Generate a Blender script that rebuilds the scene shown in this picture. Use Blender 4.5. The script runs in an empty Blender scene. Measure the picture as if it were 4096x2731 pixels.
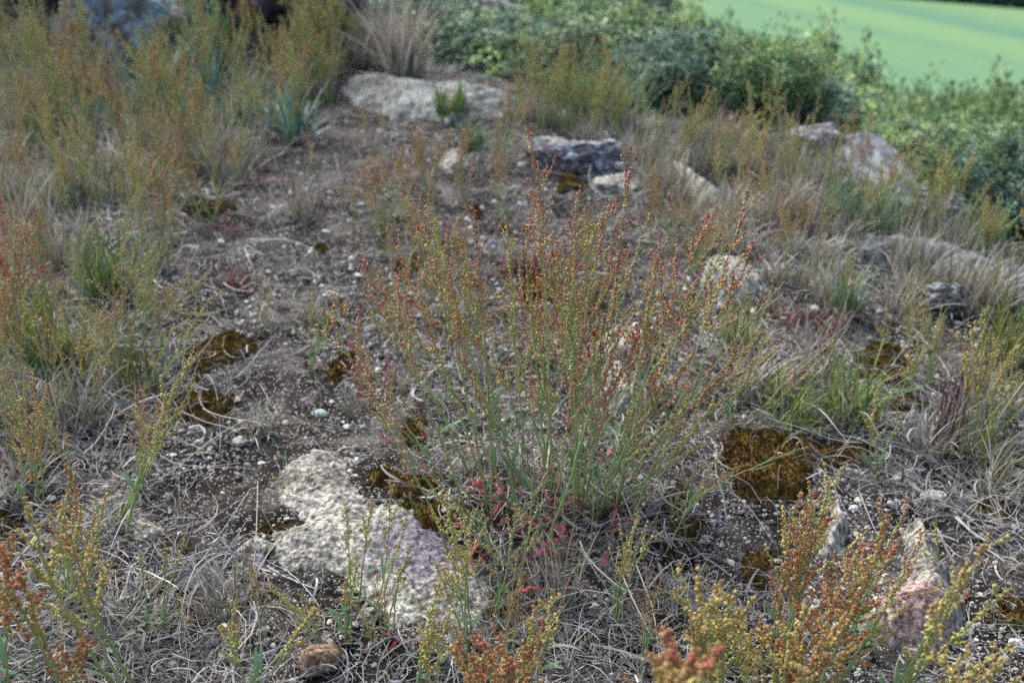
import bpy, bmesh, math
import numpy as np
from mathutils import Vector

R = np.random.default_rng(11)
scene = bpy.context.scene
COL = scene.collection

# ------------------------------------------------------------------ camera numbers
IW, IH = 4096.0, 2731.0
FPX = IW * 35.0 / 36.0
CAM_Z = 0.72
PITCH = math.radians(28.0)
SP, CP = math.sin(PITCH), math.cos(PITCH)


def ray(px, py):
    u = (px - IW / 2) / FPX
    v = (IH / 2 - py) / FPX
    return np.array([u, CP + v * SP, -SP + v * CP])


def at_y(px, py, Y):
    d = ray(px, py)
    return np.array([0, 0, CAM_Z]) + d * (Y / d[1])


def project(p):
    x, y, z = p[0], p[1], p[2] - CAM_Z
    dep = y * CP - z * SP
    up = y * SP + z * CP
    return IW / 2 + FPX * x / dep, IH / 2 - FPX * up / dep


# ------------------------------------------------------------------ noise
def _h(ix, iy, iz, seed):
    a = (ix.astype(np.int64) * 374761393 + iy.astype(np.int64) * 668265263
         + iz.astype(np.int64) * 2147483647 + seed * 1274126177) & 0xffffffff
    a = ((a ^ (a >> 13)) * 1274126177) & 0xffffffff
    a = (a ^ (a >> 16)) & 0xffffffff
    return a.astype(np.float64) / 4294967295.0


def vn2(x, y, seed=0):
    ix, iy = np.floor(x), np.floor(y)
    fx, fy = x - ix, y - iy
    fx, fy = fx * fx * (3 - 2 * fx), fy * fy * (3 - 2 * fy)
    z = np.zeros_like(ix)
    a = _h(ix, iy, z, seed); b = _h(ix + 1, iy, z, seed)
    c = _h(ix, iy + 1, z, seed); d = _h(ix + 1, iy + 1, z, seed)
    return (a + (b - a) * fx) * (1 - fy) + (c + (d - c) * fx) * fy


def fbm2(x, y, octv=4, seed=0, gain=0.5):
    s = 0.0; a = 1.0; t = 0.0; f = 1.0
    for i in range(octv):
        s = s + a * vn2(x * f + 17.3 * i, y * f - 9.1 * i, seed + i)
        t += a; a *= gain; f *= 2.03
    return s / t


def vn3(x, y, z, seed=0):
    ix, iy, iz = np.floor(x), np.floor(y), np.floor(z)
    fx, fy, fz = x - ix, y - iy, z - iz
    fx, fy, fz = [f * f * (3 - 2 * f) for f in (fx, fy, fz)]
    def L(a, b, t): return a + (b - a) * t
    c = [[[_h(ix + i, iy + j, iz + k, seed) for k in (0, 1)] for j in (0, 1)] for i in (0, 1)]
    return L(L(L(c[0][0][0], c[1][0][0], fx), L(c[0][1][0], c[1][1][0], fx), fy),
             L(L(c[0][0][1], c[1][0][1], fx), L(c[0][1][1], c[1][1][1], fx), fy), fz)


def fbm3(x, y, z, octv=4, seed=0, gain=0.5):
    s = 0.0; a = 1.0; t = 0.0; f = 1.0
    for i in range(octv):
        s = s + a * vn3(x * f + 7.7 * i, y * f, z * f - 3.3 * i, seed + i)
        t += a; a *= gain; f *= 2.03
    return s / t


def sstep(a, b, x):
    t = np.clip((x - a) / (b - a), 0, 1)
    return t * t * (3 - 2 * t)


def lin(r, g, b, k=1.0):
    c = np.array([r, g, b]) / 255.0
    return np.where(c <= 0.04045, c / 12.92, ((c + 0.055) / 1.055) ** 2.4) * k


# ------------------------------------------------------------------ terrain
EX = np.array([-12, -6, -2.4, -1.25, -0.8, -0.3, 0.21, 0.53, 0.76, 0.85, 0.93, 1.6, 3.0, 8.0])
EY = np.array([16, 11, 7.0, 5.4, 4.3, 3.15, 2.55, 2.46, 2.36, 1.94, 1.58, 0.9, -0.3, -5.0])


def edge_s(x, y):
    ye = np.interp(x, EX, EY)
    return (y - ye) * 0.66 + 0.10 * (fbm2(x * 3, y * 3, 3, 5) - 0.5)


def terrain(x, y, fine=True):
    x = np.asarray(x, float); y = np.asarray(y, float)
    s = edge_s(x, y)
    k = 0.22
    d = np.where(s > 0, np.sqrt(s * s + k * k) - k, 0.0)
    z = 0.05 * (fbm2(x * 1.6, y * 1.6, 3, 21) - 0.5)
    z = z + 0.36 * sstep(2.4, 4.4, y) * sstep(0.35, 1.0, -x)
    z = z - 0.05 * sstep(0.35, 0.9, x) * sstep(2.2, 1.2, y)
    z = z - 0.46 * d - 0.05 * d * np.sin(x * 0.31 + y * 0.17)
    if fine:
        z = z + 0.022 * (fbm2(x * 9, y * 9, 3, 31) - 0.5) + 0.008 * (fbm2(x * 45, y * 45, 3, 41) - 0.5)
    return np.maximum(z, -23.0)


TS = np.geomspace(0.25, 60, 900)


def hit(px, py):
    d = ray(px, py)
    P = np.array([0, 0, CAM_Z])[None] + TS[:, None] * d[None]
    g = P[:, 2] - terrain(P[:, 0], P[:, 1])
    S = edge_s(P[:, 0], P[:, 1])
    out = (S > 0.55) & (P[:, 1] > .3)
    i = int(np.argmax((g < 0) | out))
    if out[i]:
        q = P[i].copy(); q[2] = float(terrain(q[0:1], q[1:2])[0]); return q
    if g[i] >= 0:
        i = len(TS) - 1
    a, b = max(i - 1, 0), i
    t = TS[a] + (TS[b] - TS[a]) * (g[a] / (g[a] - g[b] + 1e-9))
    p = np.array([0, 0, CAM_Z]) + d * t
    p[2] = float(terrain(p[0:1], p[1:2])[0])
    return p


# ------------------------------------------------------------------ mesh builder
class MB:
    def __init__(self):
        self.V = []; self.Q = []; self.T = []; self.C = []; self.n = 0

    def add(self, v, quads=None, tris=None, col=(0.5, 0.5, 0.5)):
        v = np.asarray(v, float).reshape(-1, 3)
        c = np.asarray(col, float)
        if c.ndim == 1:
            c = np.broadcast_to(c, v.shape)
        self.V.append(v); self.C.append(c.reshape(-1, 3))
        if quads is not None and len(quads): self.Q.append(np.asarray(quads).reshape(-1, 4) + self.n)
        if tris is not None and len(tris): self.T.append(np.asarray(tris).reshape(-1, 3) + self.n)
        self.n += len(v)

    def build(self, name, mat, parent=None, loc=None, smooth=True):
        me = bpy.data.meshes.new(name)
        V = np.concatenate(self.V); C = np.concatenate(self.C)
        if loc is not None:
            V = V - np.asarray(loc)[None]
        Q = np.concatenate(self.Q) if self.Q else np.zeros((0, 4), int)
        T = np.concatenate(self.T) if self.T else np.zeros((0, 3), int)
        me.vertices.add(len(V)); me.vertices.foreach_set('co', V.astype(np.float32).ravel())
        li = np.concatenate([Q.ravel(), T.ravel()]).astype(np.int32)
        me.loops.add(len(li)); me.loops.foreach_set('vertex_index', li)
        ls = np.concatenate([np.arange(len(Q)) * 4, len(Q) * 4 + np.arange(len(T)) * 3]).astype(np.int32)
        me.polygons.add(len(ls)); me.polygons.foreach_set('loop_start', ls)
        me.polygons.foreach_set('use_smooth', np.full(len(ls), smooth))
        me.update(calc_edges=True)
        at = me.attributes.new('Col', 'FLOAT_COLOR', 'POINT')
        at.data.foreach_set('color', np.c_[C, np.ones(len(C))].astype(np.float32).ravel())
        me.materials.append(mat)
        o = bpy.data.objects.new(name, me)
        COL.objects.link(o)
        if parent is not None:
            o.parent = parent
        elif loc is not None:
            o.location = loc
        return o


def nrm(a):
    return a / (np.linalg.norm(a, axis=-1, keepdims=True) + 1e-12)


def tubes(mb, P, Rad, sides, Cc):
    """P (N,n,3), Rad (N,n), Cc (N,n,3) or (3,)"""
    P = np.asarray(P, float); N, n, _ = P.shape
    Rad = np.broadcast_to(np.asarray(Rad, float), (N, n))
    T = nrm(np.gradient(P, axis=1))
    ref = np.where(np.abs(T[:, :1, 2:3]) > 0.9, np.array([1.0, 0.1, 0]), np.array([0.1, 0.05, 1.0]))
    S = nrm(np.cross(T, np.broadcast_to(ref, T.shape))); U = np.cross(S, T)
    a = np.arange(sides) / sides * 2 * math.pi
    V = P[:, :, None] + Rad[:, :, None, None] * (np.cos(a)[None, None, :, None] * S[:, :, None] + np.sin(a)[None, None, :, None] * U[:, :, None])
    idx = np.arange(N * n * sides).reshape(N, n, sides)
    nx = np.roll(idx, -1, axis=2)
    q = np.stack([idx[:, :-1], nx[:, :-1], nx[:, 1:], idx[:, 1:]], -1)
    C = np.broadcast_to(np.asarray(Cc, float).reshape((1, 1, 1, 3) if np.ndim(Cc) == 1 else (N, n, 1, 3)), (N, n, sides, 3))
    mb.add(V.reshape(-1, 3), q.reshape(-1, 4), None, C.reshape(-1, 3))


def ribbons(mb, P, Wd, side, Cc, fold=0.0):
    """P (N,n,3), Wd (N,n) half widths, side (N,3) reference side direction"""
    P = np.asarray(P, float); N, n, _ = P.shape
    T = nrm(np.gradient(P, axis=1))
    S = side[:, None] - T * (side[:, None] * T).sum(-1, keepdims=True)
    S = nrm(S); U = np.cross(S, T)
    Wd = np.broadcast_to(np.asarray(Wd, float), (N, n))[:, :, None]
    C = np.broadcast_to(np.asarray(Cc, float).reshape((1, 1, 1, 3) if np.ndim(Cc) == 1 else (N, n, 1, 3)), (N, n, 3 if fold else 2, 3))
    if fold:
        V = np.stack([P - S * Wd + U * Wd * fold, P, P + S * Wd + U * Wd * fold], 2)
        k = 3
    else:
        V = np.stack([P - S * Wd, P + S * Wd], 2); k = 2
    idx = np.arange(N * n * k).reshape(N, n, k)
    q = np.stack([idx[:, :-1, :-1], idx[:, :-1, 1:], idx[:, 1:, 1:], idx[:, 1:, :-1]], -1)
    mb.add(V.reshape(-1, 3), q.reshape(-1, 4), None, C.reshape(-1, 3))


def _ico(sub):
    bm = bmesh.new(); bmesh.ops.create_icosphere(bm, subdivisions=sub, radius=1.0)
    v = np.array([x.co[:] for x in bm.verts]); f = np.array([[x.index for x in g.verts] for g in bm.faces])
    bm.free(); return v, f


ICO1 = _ico(1); ICO2 = _ico(2); ICO3 = _ico(3)
_nv, _nf = _ico(2)
OCT_V = np.array([[1, 0, 0], [-1, 0, 0], [0, 1, 0], [0, -1, 0], [0, 0, 1.0], [0, 0, -1.0]])
OCT_F = np.array([[0, 2, 4], [2, 1, 4], [1, 3, 4], [3, 0, 4], [2, 0, 5], [1, 2, 5], [3, 1, 5], [0, 3, 5]])


def wing_template():
    v, f = ICO2
    ang = np.arctan2(v[:, 1], v[:, 0])
    r = 1 + 0.38 * np.cos(3 * ang) * np.sqrt(np.clip(1 - v[:, 2] ** 2, 0, 1))
    w = v.copy(); w[:, 0] *= r; w[:, 1] *= r
    w[:, 2] = np.sign(w[:, 2]) * np.abs(w[:, 2]) ** 1.2
    return w, f


WING = wing_template()


def blobs(mb, cen, axis, half_len, half_wid, col, tmpl):
    """many small ellipsoids; cen (N,3) axis (N,3)"""
    V0, F0 = tmpl
    N = len(cen)
    if N == 0: return
    A = nrm(axis)
    ref = nrm(R.normal(size=(N, 3)))
    X = nrm(np.cross(A, ref)); Y = np.cross(A, X)
    fl = R.uniform(.3, 1.1, (N, 1, 1))
    V = cen[:, None] + (V0[None, :, 0:1] * X[:, None] * fl + V0[None, :, 1:2] * Y[:, None]) * half_wid[:, None, None] + V0[None, :, 2:3] * A[:, None] * half_len[:, None, None]
    F = F0[None] + (np.arange(N) * len(V0))[:, None, None]
    mb.add(V.reshape(-1, 3), None, F.reshape(-1, 3), np.repeat(col, len(V0), axis=0))


# ------------------------------------------------------------------ materials
def new_mat(name):
    m = bpy.data.materials.new(name); m.use_nodes = True
    nt = m.node_tree; nt.nodes.clear()
    return m, nt, nt.nodes.new, nt.links.new


def attr_mat(name, rough=0.65, transl=0.0, noise_scale=0.0, noise_amt=0.3, bump=0.0, spec=0.25):
    m, nt, N, L = new_mat(name)
    out = N('ShaderNodeOutputMaterial')
    at = N('ShaderNodeAttribute'); at.attribute_name = 'Col'
    p = N('ShaderNodeBsdfPrincipled'); p.inputs['Roughness'].default_value = rough
    p.inputs['Specular IOR Level'].default_value = spec
    col = at.outputs['Color']
    if noise_scale:
        tc = N('ShaderNodeTexCoord'); no = N('ShaderNodeTexNoise')
        no.inputs['Scale'].default_value = noise_scale; no.inputs['Detail'].default_value = 4
        L(tc.outputs['Object'], no.inputs['Vector'])
        mr = N('ShaderNodeMapRange'); mr.inputs[1].default_value = 0.3; mr.inputs[2].default_value = 0.7
        mr.inputs[3].default_value = 1 - noise_amt; mr.inputs[4].default_value = 1 + noise_amt
        L(no.outputs['Fac'], mr.inputs[0])
        mx = N('ShaderNodeVectorMath'); mx.operation = 'SCALE'
        L(col, mx.inputs[0]); L(mr.outputs[0], mx.inputs['Scale'])
        col = mx.outputs[0]
        if bump:
            b = N('ShaderNodeBump'); b.inputs['Strength'].default_value = bump; b.inputs['Distance'].default_value = 0.01
            L(no.outputs['Fac'], b.inputs['Height']); L(b.outputs[0], p.inputs['Normal'])
    L(col, p.inputs['Base Color'])
    if transl:
        tr = N('ShaderNodeBsdfTranslucent'); L(col, tr.inputs['Color'])
        mix = N('ShaderNodeMixShader'); mix.inputs[0].default_value = transl
        L(p.outputs[0], mix.inputs[1]); L(tr.outputs[0], mix.inputs[2]); L(mix.outputs[0], out.inputs[0])
    else:
        L(p.outputs[0], out.inputs[0])
    return m


def soil_mat():
    m, nt, N, L = new_mat('gravelly_soil')
    out = N('ShaderNodeOutputMaterial'); p = N('ShaderNodeBsdfPrincipled'); p.inputs['Roughness'].default_value = 0.95
    p.inputs['Specular IOR Level'].default_value = 0.1
    tc = N('ShaderNodeTexCoord')
    def noise(s, d):
        n = N('ShaderNodeTexNoise'); n.inputs['Scale'].default_value = s; n.inputs['Detail'].default_value = d
        L(tc.outputs['Object'], n.inputs['Vector']); return n.outputs['Fac']
    big, mid, fine = noise(9, 4), noise(45, 4), noise(420, 3)
    vo = N('ShaderNodeTexVoronoi'); vo.inputs['Scale'].default_value = 330
    L(tc.outputs['Object'], vo.inputs['Vector'])
    def math_(op, a, b):
        n = N('ShaderNodeMath'); n.operation = op
        for i, v in enumerate((a, b)):
            if isinstance(v, (int, float)): n.inputs[i].default_value = v
            else: L(v, n.inputs[i])
        return n.outputs[0]
    s = math_('ADD', math_('MULTIPLY', mid, 0.55), math_('MULTIPLY', fine, 0.45))
    s = math_('ADD', s, math_('MULTIPLY', math_('SUBTRACT', big, 0.5), 0.95))
    r = N('ShaderNodeValToRGB')
    e = r.color_ramp.elements
    e[0].position = 0.33; e[0].color = (0.012, 0.0105, 0.009, 1)
    e[1].position = 0.70; e[1].color = (0.132, 0.122, 0.110, 1)
    x = e.new(0.5); x.color = (0.037, 0.033, 0.029, 1)
    L(s, r.inputs[0])
    # pale grains
    gr = N('ShaderNodeSeparateColor'); L(vo.outputs['Color'], gr.inputs[0])
    g = math_('MULTIPLY', math_('GREATER_THAN', gr.outputs[0], 0.75), math_('LESS_THAN', vo.outputs['Distance'], 0.42))
    mx = N('ShaderNodeMix'); mx.data_type = 'RGBA'
    L(g, mx.inputs[0]); L(r.outputs[0], mx.inputs[6]); mx.inputs[7].default_value = (0.36, 0.352, 0.335, 1)
    L(mx.outputs[2], p.inputs['Base Color'])
    b = N('ShaderNodeBump'); b.inputs['Strength'].default_value = 0.9; b.inputs['Distance'].default_value = 0.004
    hh = math_('ADD', s, math_('MULTIPLY', vo.outputs['Distance'], -0.5))
    L(hh, b.inputs['Height']); L(b.outputs[0], p.inputs['Normal'])
    L(p.outputs[0], out.inputs[0])
    return m


def rock_mat():
    """granular granite: vertex colour times crystal noise, pits"""
    m, nt, N, L = new_mat('granite')
    out = N('ShaderNodeOutputMaterial'); p = N('ShaderNodeBsdfPrincipled'); p.inputs['Roughness'].default_value = 0.9
    p.inputs['Specular IOR Level'].default_value = 0.2
    tc = N('ShaderNodeTexCoord'); at = N('ShaderNodeAttribute'); at.attribute_name = 'Col'
    n1 = N('ShaderNodeTexNoise'); n1.inputs['Scale'].default_value = 210; n1.inputs['Detail'].default_value = 4; n1.inputs['Roughness'].default_value = 0.65
    n2 = N('ShaderNodeTexNoise'); n2.inputs['Scale'].default_value = 60; n2.inputs['Detail'].default_value = 5
    for n in (n1, n2): L(tc.outputs['Object'], n.inputs['Vector'])
    r1 = N('ShaderNodeMapRange'); r1.inputs[1].default_value = 0.36; r1.inputs[2].default_value = 0.62; r1.inputs[3].default_value = 0.36; r1.inputs[4].default_value = 1.42
    L(n1.outputs['Fac'], r1.inputs[0])
    r2 = N('ShaderNodeMapRange'); r2.inputs[1].default_value = 0.35; r2.inputs[2].default_value = 0.6; r2.inputs[3].default_value = 0.78; r2.inputs[4].default_value = 1.08
    L(n2.outputs['Fac'], r2.inputs[0])
    mu = N('ShaderNodeMath'); mu.operation = 'MULTIPLY'; L(r1.outputs[0], mu.inputs[0]); L(r2.outputs[0], mu.inputs[1])
    sc = N('ShaderNodeVectorMath'); sc.operation = 'SCALE'; L(at.outputs['Color'], sc.inputs[0]); L(mu.outputs[0], sc.inputs['Scale'])
    L(sc.outputs[0], p.inputs['Base Color'])
    b = N('ShaderNodeBump'); b.inputs['Strength'].default_value = 0.8; b.inputs['Distance'].default_value = 0.004
    L(n1.outputs['Fac'], b.inputs['Height']); L(b.outputs[0], p.inputs['Normal'])
    L(p.outputs[0], out.inputs[0])
    return m


M_SOIL = soil_mat()
M_ROCK = rock_mat()
M_PEB = attr_mat('pebble_stone', 0.85, 0, 300, 0.25)
M_DRY = attr_mat('dry_straw', 0.7, 0.15)
M_STEM = attr_mat('sorrel_stem', 0.5, 0.0)
M_SEED = attr_mat('sorrel_seed', 0.6, 0.2)
M_LEAF = attr_mat('green_leaf', 0.5, 0.25)
M_MOSS = attr_mat('cushion_moss', 0.95, 0.0, 260, 0.5, 0.0, 0.05)
M_BARK = attr_mat('bark', 0.9)
M_HILL = attr_mat('hillside_turf', 0.95, 0, 7, 0.4)

DRY = [lin(170, 169, 165), lin(150, 149, 145), lin(194, 193, 190), lin(126, 123, 119), lin(158, 151, 138), lin(150, 149, 162), lin(92, 88, 84)]
DRY = np.array(DRY)
DRYP = np.array([.24, .22, .15, .14, .1, .07, .08])

ITEMS = []   # things whose label is completed from what they stand beside


def tag(o, label, cat, group=None, kind=None):
    o['label'] = label
    if kind: o['kind'] = kind
    else: o['category'] = cat
    if group: o['group'] = group
    return o


def empty(name, loc):
    o = bpy.data.objects.new(name, None); o.empty_display_size = 0.02
    COL.objects.link(o); o.location = tuple(loc); return o


def copy_tree(o, parent=None):
    c = o.copy(); COL.objects.link(c)
    if parent is not None: c.parent = parent
    for ch in list(o.children):
        copy_tree(ch, c)
    return c


# ------------------------------------------------------------------ ground
def build_ground():
    ys = np.concatenate([np.linspace(-1.6, 0.3, 18)[:-1], np.geomspace(0.3, 7.0, 640)[:-1], np.geomspace(7.0, 130, 130)])
    us = np.linspace(-1, 1, 620)
    us = np.sign(us) * (0.75 * np.abs(us) + 0.25 * np.abs(us) ** 4)
    hw = 0.8 * np.clip(ys, 0, None) + 0.55 + 2.5 * sstep(0.4, -1.5, ys) + 40 * sstep(8, 60, ys)
    X = us[None] * hw[:, None]; Y = np.repeat(ys[:, None], len(us), 1)
    Z = terrain(X, Y)
    mb = MB(); nY, nX = X.shape
    i = np.arange(nY * nX).reshape(nY, nX)
    q = np.stack([i[:-1, :-1], i[:-1, 1:], i[1:, 1:], i[1:, :-1]], -1).reshape(-1, 4)
    mb.add(np.stack([X, Y, Z], -1), q, None, np.tile([0.08, 0.09, 0.05], (nY * nX, 1)))
    o = mb.build('ground', M_SOIL)
    tag(o, 'dark gravelly granite soil of the hilltop falling away to the right', None, kind='structure')


build_ground()


def build_field():
    m, nt, N, L = new_mat('young_crop_field')
    out = N('ShaderNodeOutputMaterial'); p = N('ShaderNodeBsdfPrincipled'); p.inputs['Roughness'].default_value = 0.9
    p.inputs['Specular IOR Level'].default_value = 0.1
    tc = N('ShaderNodeTexCoord'); mp = N('ShaderNodeMapping')
    mp.vector_type = 'TEXTURE'
    mp.inputs['Rotation'].default_value = (0, 0, math.radians(-62.7)); mp.inputs['Scale'].default_value = (140, 7, 1)
    L(tc.outputs['Object'], mp.inputs['Vector'])
    no = N('ShaderNodeTexNoise'); no.inputs['Scale'].default_value = 1.0; no.inputs['Detail'].default_value = 4
    L(mp.outputs[0], no.inputs['Vector'])
    n2 = N('ShaderNodeTexNoise'); n2.inputs['Scale'].default_value = 0.5; n2.inputs['Detail'].default_value = 6
    L(tc.outputs['Object'], n2.inputs['Vector'])
    ad = N('ShaderNodeMath'); ad.operation = 'MULTIPLY_ADD'; ad.inputs[1].default_value = 0.2
    L(n2.outputs['Fac'], ad.inputs[0]); L(no.outputs['Fac'], ad.inputs[2])
    r = N('ShaderNodeValToRGB'); e = r.color_ramp.elements
    e[0].position = 0.42; e[0].color = (*lin(94, 132, 106), 1)
    e[1].position = 0.70; e[1].color = (*lin(116, 148, 104), 1)
    L(ad.outputs[0], r.inputs[0]); L(r.outputs[0], p.inputs['Base Color']); L(p.outputs[0], out.inputs[0])
    mb = MB()
    xs = np.linspace(-900, 900, 40); ys = np.linspace(30, 1900, 40)
    X, Y = np.meshgrid(xs, ys); Z = np.full_like(X, -22.9) + 0.3 * fbm2(X * .02, Y * .02, 2, 3)
    i = np.arange(X.size).reshape(X.shape)
    mb.add(np.stack([X, Y, Z], -1), np.stack([i[:-1, :-1], i[:-1, 1:], i[1:, 1:], i[1:, :-1]], -1).reshape(-1, 4), None, (.2, .3, .1))
    o = mb.build('field', m); tag(o, 'wide striped green crop field far below the hill', None, kind='structure')


build_field()


# ------------------------------------------------------------------ patches that follow the ground (slabs, moss)
def poly_sd(x, y, poly):
    poly = np.asarray(poly)[:, :2]
    d = np.full(x.shape, 1e9); ins = np.zeros(x.shape, bool)
    n = len(poly)
    for i in range(n):
        a, b = poly[i], poly[(i + 1) % n]
        e = b - a
        t = np.clip(((x - a[0]) * e[0] + (y - a[1]) * e[1]) / (e @ e + 1e-12), 0, 1)
        d = np.minimum(d, np.hypot(x - a[0] - t * e[0], y - a[1] - t * e[1]))
        c = ((a[1] > y) != (b[1] > y)) & (x < (b[0] - a[0]) * (y - a[1]) / (b[1] - a[1] + 1e-12) + a[0])
        ins ^= c
    return np.where(ins, d, -d)


def patch(name, poly_px, res, topfn, colfn, mat, warp=0.012, wf=22, seed=0, sink=0.005, world=None):
    W = np.array([hit(*p) for p in poly_px]) if world is None else np.asarray(world)
    lo, hi = W[:, :2].min(0) - 0.03, W[:, :2].max(0) + 0.03
    res = max(res, float(max(hi - lo)) / 380)
    xs = np.arange(lo[0], hi[0], res); ys = np.arange(lo[1], hi[1], res)
    X, Y = np.meshgrid(xs, ys)
    wx = X + warp * 2 * (fbm2(X * wf, Y * wf, 3, seed + 1) - .5); wy = Y + warp * 2 * (fbm2(X * wf, Y * wf, 3, seed + 2) - .5)
    m = poly_sd(wx, wy, W) + warp * .9 * (fbm2(X * wf * 5, Y * wf * 5, 2, seed + 3) - .5)
    base = terrain(X, Y)
    Z = np.where(m > -res, base + topfn(X, Y, m), base)
    Z = np.where(m <= 0, base - sink * sstep(0, -2 * res, m), Z)
    keep = m > -res * 1.5
    i = np.arange(X.size).reshape(X.shape)
    q = np.stack([i[:-1, :-1], i[:-1, 1:], i[1:, 1:], i[1:, :-1]], -1).reshape(-1, 4)
    k = keep.ravel()[q].all(1); q = q[k]
    used = np.unique(q); mp = np.full(X.size, -1); mp[used] = np.arange(len(used))
    V = np.stack([X, Y, Z], -1).reshape(-1, 3)[used]
    C = colfn(X, Y, m).reshape(-1, 3)[used]
    c = W.mean(0)
    mb = MB(); mb.add(V, mp[q], None, C)
    return mb, c, (X, Y, Z, m)


GREY = lin(168, 166, 156); GREYD = lin(110, 106, 100); LICH = lin(205, 205, 192); PURP = lin(122, 117, 134); BLUE = lin(150, 170, 185)


def slab_cols(seed, purple=None, pink=None, pits=0.42):
    def f(X, Y, m):
        n = fbm2(X * 14, Y * 14, 4, seed)[..., None]
        c = GREYD + (GREY - GREYD) * sstep(.3, .58, n)
        n2 = fbm2(X * 60, Y * 60, 4, seed + 3)[..., None]
        n3 = fbm2(X * 260, Y * 260, 3, seed + 11, .6)[..., None]
        c = c * .6 + GREY * .4
        c = c + (LICH - c) * sstep(.50, .68, n2) * .35
        c = c * (1 - .3 * sstep(.36, .27, n2)) * (.42 + .85 * sstep(.28, .64, n3))
        for spec, colr in ((purple, PURP), (pink, lin(196, 160, 150))):
            if spec is not None:
                p, r = spec
                d = np.hypot(X - p[0], (Y - p[1])) / r + 0.9 * (fbm2(X * 30, Y * 30, 4, seed + 7) - .5)
                c = c + (colr * (0.35 + 1.1 * n3) - c) * (sstep(1.15, .55, d)[..., None]) * .72
        return c
    return f


def slab_top(h, edge, seed, rough=0.007, tilt=(0, 0)):
    def f(X, Y, m):
        prof = 1 - (1 - np.clip(m / edge, 0, 1)) ** 2.2
        return h * prof * (0.86 + .28 * fbm2(X * 7, Y * 7, 3, seed)) + rough * .5 * (fbm2(X * 70, Y * 70, 3, seed + 5, .6) - .5) * 2 + .0034 * (fbm2(X * 230, Y * 230, 3, seed + 6, .6) - .5) + tilt[0] * (X - X.mean()) + tilt[1] * (Y - Y.mean())
    return f


ROCKMASK = []


def slab(poly, h, edge, seed, label, tone=None, purple=None, pink=None, res=0.0013, rough=0.006, name='granite_slab', cat='rock', warp=0.010):
    pp = (hit(*purple[0]), purple[1]) if purple else None
    pk = (hit(*pink[0]), pink[1]) if pink else None
    cf = slab_cols(seed, pp, pk)
    tn = np.array(tone if tone is not None else (1, 1, 1))
    mb, c, g = patch(name, poly, res, slab_top(h, edge, seed, rough), lambda X, Y, m: cf(X, Y, m) * tn, M_ROCK, warp=warp, seed=seed)
    o = mb.build(name, M_ROCK, loc=c)
    tag(o, label, cat)
    ROCKMASK.append(np.array([hit(*p) for p in poly]))
    return o


slab([(1130, 1870), (1250, 1800), (1390, 1830), (1420, 1960), (1500, 2030), (1620, 2010), (1720, 2080), (1820, 2180), (1930, 2270), (1960, 2400), (1900, 2500), (1700, 2490), (1560, 2500), (1450, 2400), (1330, 2300), (1180, 2280), (1060, 2240), (1090, 2130), (1220, 2090), (1130, 2010), (1080, 1940)],
     0.014, 0.055, 101, 'large flat pale granite slab with a purple-grey lichen stain, left of the big sorrel clump', purple=((1690, 2220), 0.062))
slab([(3610, 2110), (3700, 2110), (3760, 2220), (3800, 2330), (3870, 2480), (3880, 2570), (3700, 2610), (3560, 2600), (3430, 2530), (3440, 2440), (3560, 2390), (3590, 2280)],
     0.045, 0.05, 115, 'pointed pale granite boulder with a pink stain at the lower right', pink=((3560, 2470), 0.05))
slab([(2420, 1370), (2540, 1350), (2620, 1440), (2590, 1500), (2530, 1530), (2630, 1600), (2590, 1670), (2470, 1660), (2370, 1560), (2350, 1450)],
     0.045, 0.035, 131, 'pale granite stone seen through the right side of the big sorrel clump')
slab([(3330, 2010), (3390, 2080), (3370, 2220), (3290, 2260), (3250, 2180), (3290, 2090)], 0.03, 0.03, 141, 'small pale granite stone between the moss carpet and the lower right sorrel')
slab([(1400, 310), (1520, 318), (1680, 350), (1850, 355), (2080, 395), (2110, 440), (1950, 480), (1800, 500), (1700, 470), (1560, 470), (1440, 440), (1380, 380)],
     0.085, 0.34, 151, 'long pale bluish granite slab at the foot of the green bushes', (.86, .92, .98), res=0.006, rough=0.010, name='granite_ledge', warp=0.02)
slab([(3420, 990), (3560, 1000), (3760, 1040), (3960, 1110), (4180, 1140), (4300, 1260), (4080, 1230), (3900, 1170), (3720, 1110), (3540, 1090), (3420, 1060)],
     0.05, 0.05, 171, 'grey lichened granite ledge along the right edge of the hilltop', (.48, .53, .60), res=0.005, rough=0.014, name='granite_ledge', warp=0.02)
slab([(2820, 1040), (3000, 1060), (3080, 1130), (3000, 1210), (2880, 1210), (2800, 1130)], 0.03, 0.05, 181, 'low pale stone just behind the right side of the big sorrel clump')
slab([(2640, 690), (2780, 730), (2900, 800), (2880, 830), (2740, 780), (2640, 730)], 0.05, 0.06, 183, 'pale stone among the blurred grass right of the dark knobbly rock', res=0.005)
slab([(1770, 620), (1850, 600), (1880, 660), (1810, 700), (1760, 670)], 0.02, 0.03, 187, 'small flat pale stone left of the dark knobbly rock')
slab([(560, 1830), (660, 1830), (650, 1890), (570, 1890)], 0.015, 0.02, 191, 'small half buried pale stone on the gravel at the left')
slab([(3230, 1120), (3380, 1130), (3400, 1165), (3250, 1170)], 0.02, 0.03, 193, 'low flat whitish stone behind the red stonecrop at the right')


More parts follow.
